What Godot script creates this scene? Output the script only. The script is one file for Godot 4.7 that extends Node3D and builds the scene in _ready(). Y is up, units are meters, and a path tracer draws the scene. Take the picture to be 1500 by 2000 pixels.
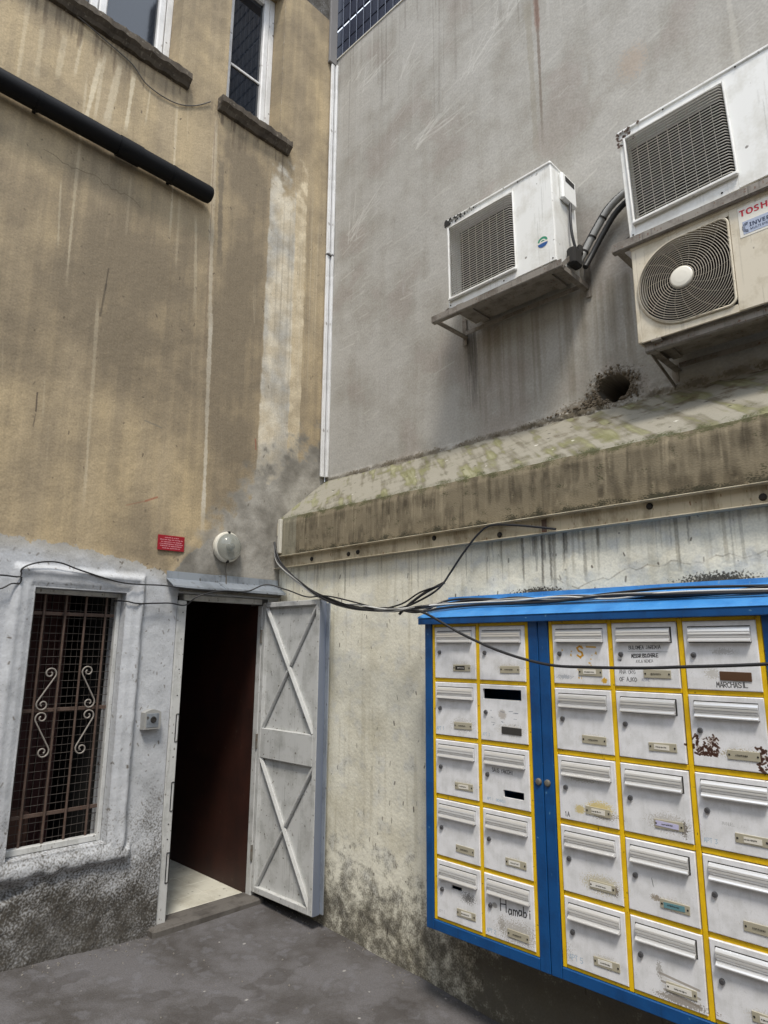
extends Node3D
# Courtyard corner: ochre plaster building (plane z=0), grey building (plane x=0), letterboxes, air conditioners.

var M := {}
var taken := {}

# ------------------------------------------------------------------ node helpers
func numbered(n: String) -> String:
	if not taken.has(n):
		taken[n] = 0
		return n
	taken[n] += 1
	return "%s_%03d" % [n, taken[n]]

func thing(called: String, label: String, category: String, at := Vector3.ZERO, turn := 0.0, group := "") -> Node3D:
	var o := Node3D.new()
	o.name = numbered(called)
	add_child(o)
	o.position = at
	o.rotation.y = turn
	o.set_meta("label", label)
	o.set_meta("category", category)
	if group != "":
		o.set_meta("group", group)
	return o

func obj(called: String, st: SurfaceTool, m: Material, parent: Node) -> MeshInstance3D:
	var o := MeshInstance3D.new()
	o.name = called
	o.mesh = st.commit()
	o.material_override = m
	parent.add_child(o, true)
	return o

func inst(called: String, mesh: Mesh, m: Material, parent: Node, at := Vector3.ZERO) -> MeshInstance3D:
	var o := MeshInstance3D.new()
	o.name = called
	o.mesh = mesh
	o.material_override = m
	parent.add_child(o, true)
	o.position = at
	return o

func holder(called: String, parent: Node, at := Vector3.ZERO) -> Node3D:
	var o := Node3D.new()
	o.name = called
	parent.add_child(o, true)
	o.position = at
	return o

# ------------------------------------------------------------------ mesh helpers
func S() -> SurfaceTool:
	var st := SurfaceTool.new()
	st.begin(Mesh.PRIMITIVE_TRIANGLES)
	return st

func poly(st: SurfaceTool, pts: Array, hint: Vector3, uvs: Array = []) -> void:
	var n: Vector3 = (pts[2] - pts[0]).cross(pts[1] - pts[0])
	if n.length() < 1e-12 and pts.size() > 3:
		n = (pts[3] - pts[0]).cross(pts[2] - pts[0])
	n = n.normalized()
	var flip := n.dot(hint) < 0.0
	if flip:
		n = -n
	for k in range(1, pts.size() - 1):
		var ids := [0, k, k + 1]
		if flip:
			ids = [0, k + 1, k]
		for i in ids:
			st.set_normal(n)
			if uvs.size() > 0:
				st.set_uv(uvs[i])
			st.add_vertex(pts[i])

func box(st: SurfaceTool, c: Vector3, s: Vector3, b := 0.0, bs := Basis.IDENTITY) -> void:
	var h := s * 0.5
	b = minf(b, minf(h.x, minf(h.y, h.z)) * 0.9)
	for ax in 3:
		var u := (ax + 1) % 3
		var v := (ax + 2) % 3
		for sg in [-1.0, 1.0]:
			var pts := []
			for q in [[-1, -1], [1, -1], [1, 1], [-1, 1]]:
				var p := Vector3.ZERO
				p[ax] = sg * h[ax]
				p[u] = q[0] * (h[u] - b)
				p[v] = q[1] * (h[v] - b)
				pts.append(c + bs * p)
			var n := Vector3.ZERO
			n[ax] = sg
			poly(st, pts, bs * n)
	if b <= 0.0:
		return
	for ax in 3:
		var u := (ax + 1) % 3
		var v := (ax + 2) % 3
		for su in [-1.0, 1.0]:
			for sv in [-1.0, 1.0]:
				var p1 := Vector3.ZERO
				p1[u] = su * h[u]
				p1[v] = sv * (h[v] - b)
				var p2 := Vector3.ZERO
				p2[u] = su * (h[u] - b)
				p2[v] = sv * h[v]
				var e := Vector3.ZERO
				e[ax] = h[ax] - b
				var n := Vector3.ZERO
				n[u] = su
				n[v] = sv
				poly(st, [c + bs * (p1 - e), c + bs * (p1 + e), c + bs * (p2 + e), c + bs * (p2 - e)], bs * n)
	for sx in [-1.0, 1.0]:
		for sy in [-1.0, 1.0]:
			for sz in [-1.0, 1.0]:
				var sgn := Vector3(sx, sy, sz)
				var q := []
				for ax in 3:
					var p := sgn * (h - Vector3(b, b, b))
					p[ax] = sgn[ax] * h[ax]
					q.append(c + bs * p)
				poly(st, q, bs * sgn)

func boxmesh(s: Vector3, b := 0.0) -> Mesh:
	var st := S()
	box(st, Vector3.ZERO, s, b)
	return st.commit()

# a bar from a to b with a rectangular section
func bar(st: SurfaceTool, a: Vector3, b: Vector3, w: float, t: float, up := Vector3(0, 0, 1), bev := 0.0) -> void:
	var d := (b - a).normalized()
	var z := (up - d * up.dot(d)).normalized()
	var y := z.cross(d)
	box(st, (a + b) * 0.5, Vector3((b - a).length(), w, t), bev, Basis(d, y, z))

func tube(st: SurfaceTool, pts: Array, r: float, seg := 6, radii: Array = []) -> void:
	var n := pts.size()
	var t0: Vector3 = (pts[1] - pts[0]).normalized()
	var ref := Vector3.UP if absf(t0.y) < 0.9 else Vector3.RIGHT
	var u := t0.cross(ref).normalized()
	var rings := []
	var norms := []
	for i in n:
		var t: Vector3
		if i == 0:
			t = pts[1] - pts[0]
		elif i == n - 1:
			t = pts[n - 1] - pts[n - 2]
		else:
			t = pts[i + 1] - pts[i - 1]
		t = t.normalized()
		u = (u - t * u.dot(t)).normalized()
		var v := t.cross(u)
		var rr := r
		if radii.size() > 0:
			rr = r * float(radii[i % radii.size()])
		var ring := []
		var nn := []
		for k in seg:
			var a := TAU * k / seg
			var d := u * cos(a) + v * sin(a)
			ring.append(pts[i] + d * rr)
			nn.append(d)
		rings.append(ring)
		norms.append(nn)
	for i in n - 1:
		for k in seg:
			var k2 := (k + 1) % seg
			for q in [[i, k], [i + 1, k], [i + 1, k2], [i, k], [i + 1, k2], [i, k2]]:
				st.set_normal(norms[q[0]][q[1]])
				st.add_vertex(rings[q[0]][q[1]])
	poly(st, rings[0], pts[0] - pts[1])
	poly(st, rings[n - 1], pts[n - 1] - pts[n - 2])

# round section swept about local z: profile of Vector2(radius, z)
func lathe(st: SurfaceTool, prof: Array, seg := 24, o := Vector3.ZERO, sy := 1.0) -> void:
	for i in prof.size() - 1:
		var a: Vector2 = prof[i]
		var b: Vector2 = prof[i + 1]
		var d := (b - a).normalized()
		var nr := Vector2(d.y, -d.x)
		for k in seg:
			var a0 := TAU * k / seg
			var a1 := TAU * (k + 1) / seg
			var c0 := Vector3(cos(a0), sin(a0) * sy, 0)
			var c1 := Vector3(cos(a1), sin(a1) * sy, 0)
			var P := [o + c0 * a.x + Vector3(0, 0, a.y), o + c1 * a.x + Vector3(0, 0, a.y), o + c1 * b.x + Vector3(0, 0, b.y), o + c0 * b.x + Vector3(0, 0, b.y)]
			var N := [c0 * nr.x + Vector3(0, 0, nr.y), c1 * nr.x + Vector3(0, 0, nr.y), c1 * nr.x + Vector3(0, 0, nr.y), c0 * nr.x + Vector3(0, 0, nr.y)]
			var gn: Vector3 = (P[2] - P[0]).cross(P[1] - P[0]) + (P[3] - P[0]).cross(P[2] - P[0])
			var order := [0, 1, 2, 0, 2, 3]
			if gn.dot(N[0] + N[2]) < 0.0:
				order = [0, 2, 1, 0, 3, 2]
			for q in order:
				st.set_normal(N[q])
				st.add_vertex(P[q])

# open profile (list of Vector2(y, z)) swept along x from x0 to x1, given thickness by its own closed outline
func extrude_x(st: SurfaceTool, prof: Array, x0: float, x1: float, caps := true) -> void:
	var c := Vector2.ZERO
	for p in prof:
		c += p
	c /= prof.size()
	var n := prof.size()
	var area := 0.0
	for i in n:
		var p: Vector2 = prof[i]
		var q: Vector2 = prof[(i + 1) % n]
		area += p.x * q.y - q.x * p.y
	for i in n:
		var p: Vector2 = prof[i]
		var q: Vector2 = prof[(i + 1) % n]
		var d := q - p
		var o := Vector2(d.y, -d.x) * signf(area)
		poly(st, [Vector3(x0, p.x, p.y), Vector3(x1, p.x, p.y), Vector3(x1, q.x, q.y), Vector3(x0, q.x, q.y)], Vector3(0, o.x, o.y))
	if caps:
		var pv := PackedVector2Array(prof)
		var idx := Geometry2D.triangulate_polygon(pv)
		for xx in [[x0, -1.0], [x1, 1.0]]:
			for k in range(0, idx.size(), 3):
				poly(st, [Vector3(xx[0], pv[idx[k]].x, pv[idx[k]].y), Vector3(xx[0], pv[idx[k + 1]].x, pv[idx[k + 1]].y), Vector3(xx[0], pv[idx[k + 2]].x, pv[idx[k + 2]].y)], Vector3(xx[1], 0, 0))

# a strip of bent sheet metal: open line of Vector2(y, z) thickened by t
func sheet_outline(line: Array, t: float) -> Array:
	var a := []
	var b := []
	for i in line.size():
		var d: Vector2
		if i == 0:
			d = line[1] - line[0]
		elif i == line.size() - 1:
			d = line[i] - line[i - 1]
		else:
			d = (line[i + 1] - line[i]).normalized() + (line[i] - line[i - 1]).normalized()
		d = d.normalized()
		var o := Vector2(d.y, -d.x) * t * 0.5
		a.append(line[i] + o)
		b.append(line[i] - o)
	b.reverse()
	return a + b

func smooth_curve(pts: Array, step := 0.03) -> Array:
	var c := Curve3D.new()
	c.bake_interval = step
	for i in pts.size():
		var t := Vector3.ZERO
		if i > 0 and i < pts.size() - 1:
			t = (pts[i + 1] - pts[i - 1]) / 6.0
		c.add_point(pts[i], -t, t)
	return Array(c.get_baked_points())

func v3(a: Array) -> Array:
	var o := []
	for p in a:
		o.append(Vector3(p[0], p[1], p[2]))
	return o

func steps(breaks: Array, cell: float) -> PackedFloat32Array:
	var o := PackedFloat32Array()
	for i in breaks.size() - 1:
		var n := maxi(1, int(ceil((breaks[i + 1] - breaks[i]) / cell)))
		for k in n:
			o.append(lerpf(breaks[i], breaks[i + 1], float(k) / n))
	o.append(breaks[breaks.size() - 1])
	return o

# grid surface: pos(u,v) gives the point, uv(u,v) the texture place; which(u,v) gives a bucket number or -1 for a hole
func grid(us: PackedFloat32Array, vs: PackedFloat32Array, pos: Callable, uv: Callable, which: Callable, buckets := 1) -> Array:
	var nu := us.size()
	var nv := vs.size()
	var P := PackedVector3Array()
	P.resize(nu * nv)
	var T := PackedVector2Array()
	T.resize(nu * nv)
	for j in nv:
		for i in nu:
			P[j * nu + i] = pos.call(us[i], vs[j])
			T[j * nu + i] = uv.call(us[i], vs[j])
	var N := PackedVector3Array()
	N.resize(nu * nv)
	for j in nv:
		for i in nu:
			var du := P[j * nu + mini(i + 1, nu - 1)] - P[j * nu + maxi(i - 1, 0)]
			var dv := P[mini(j + 1, nv - 1) * nu + i] - P[maxi(j - 1, 0) * nu + i]
			N[j * nu + i] = du.cross(dv).normalized()
	var idx := []
	for b in buckets:
		idx.append(PackedInt32Array())
	for j in nv - 1:
		for i in nu - 1:
			var w: int = which.call((us[i] + us[i + 1]) * 0.5, (vs[j] + vs[j + 1]) * 0.5)
			if w < 0:
				continue
			var a := j * nu + i
			var arr: PackedInt32Array = idx[w]
			arr.append_array(PackedInt32Array([a, a + nu, a + nu + 1, a, a + nu + 1, a + 1]))
			idx[w] = arr
	var out := []
	for b in buckets:
		var used := {}
		var ar := []
		ar.resize(Mesh.ARRAY_MAX)
		var vv := PackedVector3Array()
		var nn := PackedVector3Array()
		var tt := PackedVector2Array()
		var ii := PackedInt32Array()
		for q in idx[b]:
			if not used.has(q):
				used[q] = vv.size()
				vv.append(P[q])
				nn.append(N[q])
				tt.append(T[q])
			ii.append(used[q])
		ar[Mesh.ARRAY_VERTEX] = vv
		ar[Mesh.ARRAY_NORMAL] = nn
		ar[Mesh.ARRAY_TEX_UV] = tt
		ar[Mesh.ARRAY_INDEX] = ii
		var am := ArrayMesh.new()
		am.add_surface_from_arrays(Mesh.PRIMITIVE_TRIANGLES, ar)
		out.append(am)
	return out

# ------------------------------------------------------------------ painted textures (pigment, stains, print)
class Tex:
	var w: int
	var h: int
	var b: PackedByteArray
	var rng := RandomNumberGenerator.new()
	func _init(ww: int, hh: int):
		w = ww
		h = hh
		b = PackedByteArray()
		b.resize(w * h * 3)
		rng.seed = 77
	func put(i: int, j: int, c: Vector3, a: float) -> void:
		if i < 0 or j < 0 or i >= w or j >= h or a <= 0.004:
			return
		var k := (j * w + i) * 3
		b[k] = int(lerpf(b[k], c.x, a))
		b[k + 1] = int(lerpf(b[k + 1], c.y, a))
		b[k + 2] = int(lerpf(b[k + 2], c.z, a))
	func line(x0: float, y0: float, x1: float, y1: float, wd: float, c: Vector3, a: float) -> void:
		var lo := Vector2(minf(x0, x1), minf(y0, y1)) - Vector2(wd, wd)
		var hi := Vector2(maxf(x0, x1), maxf(y0, y1)) + Vector2(wd, wd)
		var d := Vector2(x1 - x0, y1 - y0)
		var l2 := maxf(d.length_squared(), 0.0001)
		for j in range(int(lo.y), int(hi.y) + 2):
			for i in range(int(lo.x), int(hi.x) + 2):
				var q := Vector2(i + 0.5 - x0, j + 0.5 - y0)
				var t := clampf(q.dot(d) / l2, 0.0, 1.0)
				var s := (q - d * t).length()
				put(i, j, c, a * clampf(wd * 0.5 + 0.5 - s, 0.0, 1.0))
	# a run of dried liquid: ragged, wobbling, broken up along its length
	func run(x0: float, y0: float, x1: float, y1: float, wd: float, c: Vector3, a: float) -> void:
		var p1 := rng.randf() * 6.0
		var p2 := rng.randf() * 6.0
		var j0 := int(y0)
		var j1 := int(y1)
		for j in range(j0, j1):
			var t := float(j - j0) / maxf(1.0, j1 - j0)
			var cx := lerpf(x0, x1, t) + sin(j * 0.011 + p1) * wd * 0.12 + sin(j * 0.004 + p2) * wd * 0.3 + sin(j * 0.6 + p2) * 0.25
			var ww := wd * (0.78 + 0.14 * sin(j * 0.017 + p2) + 0.08 * sin(j * 0.31 + p1) + 0.1 * sin(j * 0.07 + p1 * 2.0))
			var aa := a * (0.78 + 0.22 * sin(j * 0.013 + p2)) * clampf((1.0 - t) * 6.0, 0.0, 1.0) * clampf(t * 12.0, 0.3, 1.0)
			for i in range(int(cx - ww) - 1, int(cx + ww) + 2):
				var e := clampf((ww * 0.5 - absf(i - cx)) / maxf(0.8, wd * 0.18) + 0.5, 0.0, 1.0)
				put(i, j, c, aa * e * rng.randf_range(0.65, 1.0))
	# a patch with a ragged outline from a noise image
	func patch(cx: float, cy: float, rx: float, ry: float, c: Vector3, a: float, nz: PackedByteArray, rag := 0.7, grain := 0.3) -> void:
		for j in range(maxi(0, int(cy - ry * 1.6)), mini(h, int(cy + ry * 1.6))):
			for i in range(maxi(0, int(cx - rx * 1.6)), mini(w, int(cx + rx * 1.6))):
				var d := Vector2((i - cx) / rx, (j - cy) / ry).length()
				var n := nz[(j * w + i) % nz.size()] / 255.0
				var m := clampf((1.0 - d + (n - 0.5) * 2.0 * rag) * 5.0, 0.0, 1.0)
				if m > 0.0:
					put(i, j, c, a * m * (1.0 - grain * rng.randf()))
	func tex() -> ImageTexture:
		var im := Image.create_from_data(w, h, false, Image.FORMAT_RGB8, b)
		im.generate_mipmaps()
		return ImageTexture.create_from_image(im)

func noise(w: int, h: int, sd: int, freq: float, oct := 4, sx := 1, sy := 1, kind := FastNoiseLite.TYPE_SIMPLEX_SMOOTH) -> PackedByteArray:
	var f := FastNoiseLite.new()
	f.seed = sd
	f.noise_type = kind
	f.frequency = freq
	f.fractal_octaves = oct
	var im := f.get_image(maxi(4, w / sx), maxi(4, h / sy))
	if sx > 1 or sy > 1:
		im.resize(w, h, Image.INTERPOLATE_CUBIC)
	return im.get_data()

func ss(a: float, b: float, x: float) -> float:
	var t := clampf((x - a) / (b - a), 0.0, 1.0)
	return t * t * (3.0 - 2.0 * t)

func interp(tab: Array, x: float) -> float:
	if x <= tab[0][0]:
		return tab[0][1]
	for i in tab.size() - 1:
		if x <= tab[i + 1][0]:
			return lerpf(tab[i][1], tab[i + 1][1], (x - tab[i][0]) / (tab[i + 1][0] - tab[i][0]))
	return tab[tab.size() - 1][1]

const DADO := [[-4.0, 2.33], [-2.4, 2.31], [-2.0, 2.30], [-1.6, 2.25], [-1.36, 2.20], [-1.17, 2.50], [-0.95, 2.75], [-0.7, 3.08], [-0.45, 3.28], [-0.2, 3.42], [0.0, 3.5]]
const LX := 4.0
const LY0 := -0.2
const LY1 := 7.8

func paint_ochre() -> ImageTexture:
	var w := 1024
	var h := 2048
	var t := Tex.new(w, h)
	var n1 := noise(w, h, 11, 0.006, 4)
	var n2 := noise(w, h, 12, 0.26, 4)
	var n3 := noise(w, h, 13, 0.045, 3, 1, 28)
	var n4 := noise(w, h, 14, 0.022, 5)
	var n5 := noise(w, h, 15, 0.012, 3, 1, 8)
	var n6 := noise(w, h, 16, 0.22, 2, 1, 40)
	var line := PackedFloat32Array()
	for i in w:
		line.append(interp(DADO, -LX + LX * i / w))
	# tone patches: x, y, rx, ry, strength of the grey-brown, negative paler
	var tone_patches := [[-1.75, 4.35, 0.42, 0.75, 0.34], [-1.55, 3.55, 0.35, 0.5, 0.24], [-0.95, 4.2, 0.2, 1.5, 0.42], [-2.35, 4.0, 0.4, 0.6, 0.2], [-1.5, 5.0, 0.2, 0.35, -0.14], [-2.2, 5.4, 0.7, 0.35, -0.22], [-2.1, 2.8, 0.6, 0.4, -0.2], [-1.3, 2.9, 0.25, 0.45, -0.14], [-0.15, 5.2, 0.12, 2.0, -0.2], [-1.4, 5.6, 0.25, 0.4, -0.16], [-0.9, 5.65, 0.3, 0.22, 0.2]]
	var ochre := Vector3(184, 165, 131)
	var tan_ := Vector3(170, 154, 127)
	var grey_brown := Vector3(128, 116, 97)
	var white := Vector3(188, 191, 196)
	var wgrey := Vector3(156, 159, 163)
	var cement := Vector3(146, 142, 134)
	var dirt := Vector3(60, 56, 50)
	for j in h:
		var y := LY1 - (LY1 - LY0) * j / h
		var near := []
		for s in tone_patches:
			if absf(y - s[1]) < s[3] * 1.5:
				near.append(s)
		for i in w:
			var k := j * w + i
			var x := -LX + LX * i / w
			var a := n1[k] / 255.0
			var f := n2[k] / 255.0
			var v := n3[k] / 255.0
			var m := n4[k] / 255.0
			var g := n5[k] / 255.0
			var u := n6[k] / 255.0
			var yl := line[i] + (m - 0.5) * 0.07 + (f - 0.5) * 0.02
			var soft := ss(-1.5, -0.9, x)
			var c: Vector3
			if y > yl - 0.2 * soft:
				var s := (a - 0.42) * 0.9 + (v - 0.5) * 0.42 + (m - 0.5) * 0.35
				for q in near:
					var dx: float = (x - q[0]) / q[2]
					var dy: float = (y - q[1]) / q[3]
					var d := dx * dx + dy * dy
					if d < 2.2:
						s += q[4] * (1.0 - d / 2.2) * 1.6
				c = ochre.lerp(tan_, clampf(g * 1.4 - 0.2, 0.0, 1.0)).lerp(grey_brown, clampf(0.36 + s, 0.0, 1.0))
				# pale repaired strip beside the corner
				var ed := (m - 0.5) * 0.018 + (v - 0.5) * 0.02
				var dx2 := clampf((x + 0.70 + ed) / 0.012, 0.0, 1.0) * clampf((-0.285 + ed - x) / 0.012, 0.0, 1.0) * clampf((5.9 + (m - 0.5) * 0.8 - y) * 3.0, 0.0, 1.0)
				if x > -0.41 + ed and dx2 > 0.0:
					c = c.lerp(Vector3(216, 202, 174), dx2 * (0.45 + 0.5 * clampf((m - 0.35) * 2.0, 0.0, 1.0)))
				elif dx2 > 0.0:
					var pw := (clampf((m - 0.30) * 2.6, 0.0, 1.0) * 0.35 + 0.62) * dx2
					c = c.lerp(Vector3(212, 203, 184).lerp(Vector3(172, 170, 164), clampf((a - 0.4) * 2.4 + (g - 0.5) * 1.6, 0.0, 1.0)), pw)
				c *= 0.88 + 0.19 * f + 0.05 * u
				if soft > 0.0 and y < yl + 0.28:
					var q3 := clampf((m - 0.5) * 1.2 + (a - 0.5) * 1.2 + 0.45, 0.0, 1.0)
					c = c.lerp(Vector3(164, 160, 152).lerp(Vector3(116, 112, 104), q3), soft * clampf((yl + 0.05 - y + (m - 0.5) * 0.55 + (f - 0.5) * 0.15) * 4.5, 0.0, 1.0))
			elif x < -1.33 or y < 2.12:
				var pt := clampf((m - 0.42) * 1.5 + (a - 0.5), 0.0, 1.0)
				c = white.lerp(wgrey, pt * 0.6)
				c = c.lerp(cement, 0.75 * clampf(1.0 - (yl - y) * 9.0 + (m - 0.5) * 1.2, 0.0, 1.0))
				# splashed dirt and mould low on the wall, grainy
				var lim := 0.62 + (a - 0.5) * 0.7 - y
				var di := clampf(lim * 1.5 + 0.30 + (f - 0.5) * 1.5 + (m - 0.5) * 0.5, 0.0, 1.0) * ss(1.0, 0.55, y)
				c = c.lerp(dirt, di * clampf(0.35 + 0.9 * f + (m - 0.5) * 0.5, 0.2, 0.95))
				if f > 0.78 and m > 0.5:
					c = c.lerp(dirt, 0.35)
				c *= 0.95 + 0.1 * f
			else:
				var q2 := clampf((m - 0.5) * 1.2 + (a - 0.5) * 1.2 + 0.45, 0.0, 1.0)
				c = Vector3(164, 160, 152).lerp(Vector3(116, 112, 104), q2)
				c *= 0.93 + 0.14 * f
			var o := k * 3
			t.b[o] = clampi(int(c.x), 0, 255)
			t.b[o + 1] = clampi(int(c.y), 0, 255)
			t.b[o + 2] = clampi(int(c.z), 0, 255)
	var px := func(x: float) -> float: return (x + LX) / LX * w
	var py := func(y: float) -> float: return (LY1 - y) / (LY1 - LY0) * h
	var pale := Vector3(226, 216, 192)
	# pale lime runs
	for r in [[-2.245, 5.6, -2.215, 3.95, 0.022, 0.5], [-2.02, 4.0, -1.975, 2.5, 0.026, 0.42], [-1.376, 4.95, -1.31, 4.1, 0.03, 0.4], [-2.185, 5.78, -2.235, 5.2, 0.04, 0.75], [-2.138, 5.85, -2.168, 5.25, 0.026, 0.7], [-2.03, 5.85, -2.09, 5.25, 0.055, 0.78], [-1.94, 5.83, -1.957, 5.3, 0.036, 0.7], [-1.587, 5.85, -1.563, 4.6, 0.024, 0.5], [-2.54, 5.75, -2.535, 5.3, 0.04, 0.4], [-2.3, 5.85, -2.32, 5.5, 0.03, 0.5], [-2.42, 5.8, -2.44, 5.4, 0.05, 0.35], [-1.8, 5.8, -1.81, 5.45, 0.02, 0.4], [-2.66, 5.9, -2.66, 5.2, 0.03, 0.35], [-1.5, 5.1, -1.48, 4.4, 0.02, 0.35], [-2.33, 4.7, -2.3, 4.2, 0.02, 0.35], [-1.88, 5.0, -1.87, 4.5, 0.018, 0.3]]:
		t.run(px.call(r[0]), py.call(r[1]), px.call(r[2]), py.call(r[3]), r[4] / LX * w, pale, r[5])
	for k in 46:
		var x := -3.6 + t.rng.randf() * 3.5
		var y := 3.0 + t.rng.randf() * 3.0
		t.run(px.call(x), py.call(y), px.call(x + 0.02), py.call(y - t.rng.randf_range(0.2, 0.35)), t.rng.randf_range(1.5, 4.0), pale if k % 3 != 0 else Vector3(120, 104, 80), t.rng.randf_range(0.08, 0.26))
	# bold white run from the sill, dark one beside it
	t.run(px.call(-1.235), py.call(5.95), px.call(-1.178), py.call(3.9), 13.0, Vector3(206, 197, 180), 0.62)
	t.run(px.call(-1.185), py.call(5.6), px.call(-1.15), py.call(4.55), 15.0, Vector3(88, 82, 74), 0.62)
	t.run(px.call(-1.178), py.call(4.2), px.call(-1.145), py.call(2.45), 10.0, Vector3(212, 206, 192), 0.95)
	t.run(px.call(-1.26), py.call(5.95), px.call(-1.2), py.call(3.6), 3.0, Vector3(110, 92, 78), 0.5)
	# soot and moss under the sills
	for k in 60:
		var x := -2.75 + t.rng.randf() * 1.3 if k < 40 else -1.3 + t.rng.randf() * 0.75
		t.run(px.call(x), py.call(6.03), px.call(x), py.call(6.0 - t.rng.randf_range(0.05, 0.3)), t.rng.randf_range(3.0, 9.0), Vector3(80, 68, 56), t.rng.randf_range(0.2, 0.55))
	for k in 26:
		var x := -0.6 + t.rng.randf() * 0.5
		t.run(px.call(x), py.call(6.0 - t.rng.randf()), px.call(x), py.call(3.4 + t.rng.randf()), t.rng.randf_range(2.0, 6.0), Vector3(120, 112, 98) if k % 2 == 0 else Vector3(212, 204, 186), t.rng.randf_range(0.1, 0.3))
	# scratches and cracks
	t.line(px.call(-1.967), py.call(4.22), px.call(-1.975), py.call(4.05), 1.6, Vector3(70, 62, 54), 0.8)
	t.line(px.call(-1.972), py.call(4.1), px.call(-1.99), py.call(3.86), 3.0, Vector3(80, 72, 62), 0.6)
	t.line(px.call(-2.313), py.call(3.22), px.call(-2.308), py.call(3.1), 1.8, Vector3(64, 56, 50), 0.8)
	t.line(px.call(-2.309), py.call(3.08), px.call(-2.313), py.call(3.0), 1.4, Vector3(64, 56, 50), 0.5)
	t.line(px.call(-1.62), py.call(3.22), px.call(-1.5), py.call(3.2), 3.0, Vector3(112, 108, 98), 0.5)
	t.line(px.call(-1.57), py.call(2.66), px.call(-1.49), py.call(2.7), 3.0, Vector3(150, 84, 62), 0.55)
	t.line(px.call(-1.7), py.call(2.61), px.call(-1.57), py.call(2.66), 1.6, Vector3(150, 94, 72), 0.4)
	t.line(px.call(-0.72), py.call(3.3), px.call(-0.71), py.call(3.22), 3.0, Vector3(140, 72, 58), 0.5)
	var cxx := -2.45
	var cyy := 4.86
	for k in 22:
		var nx := cxx + 0.03
		var ny := cyy + t.rng.randf_range(-0.03, 0.022)
		t.line(px.call(cxx), py.call(cyy), px.call(nx), py.call(ny), 1.3, Vector3(96, 84, 66), 0.55)
		cxx = nx
		cyy = ny
	for k in 420:
		var x := -2.7 + t.rng.randf() * 2.7
		var y := t.rng.randf() * 5.8
		if k > 200:
			y = t.rng.randf() * 2.3
			x = -2.5 + t.rng.randf() * 1.2
		t.line(px.call(x), py.call(y), px.call(x + t.rng.randf_range(-0.01, 0.01)), py.call(y - t.rng.randf() * 0.02), t.rng.randf_range(1.0, 2.4), Vector3(74, 66, 56), t.rng.randf_range(0.2, 0.7))
	return t.tex()

const GZ := 4.4
const GY0 := 3.0
const GY1 := 7.4

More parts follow.
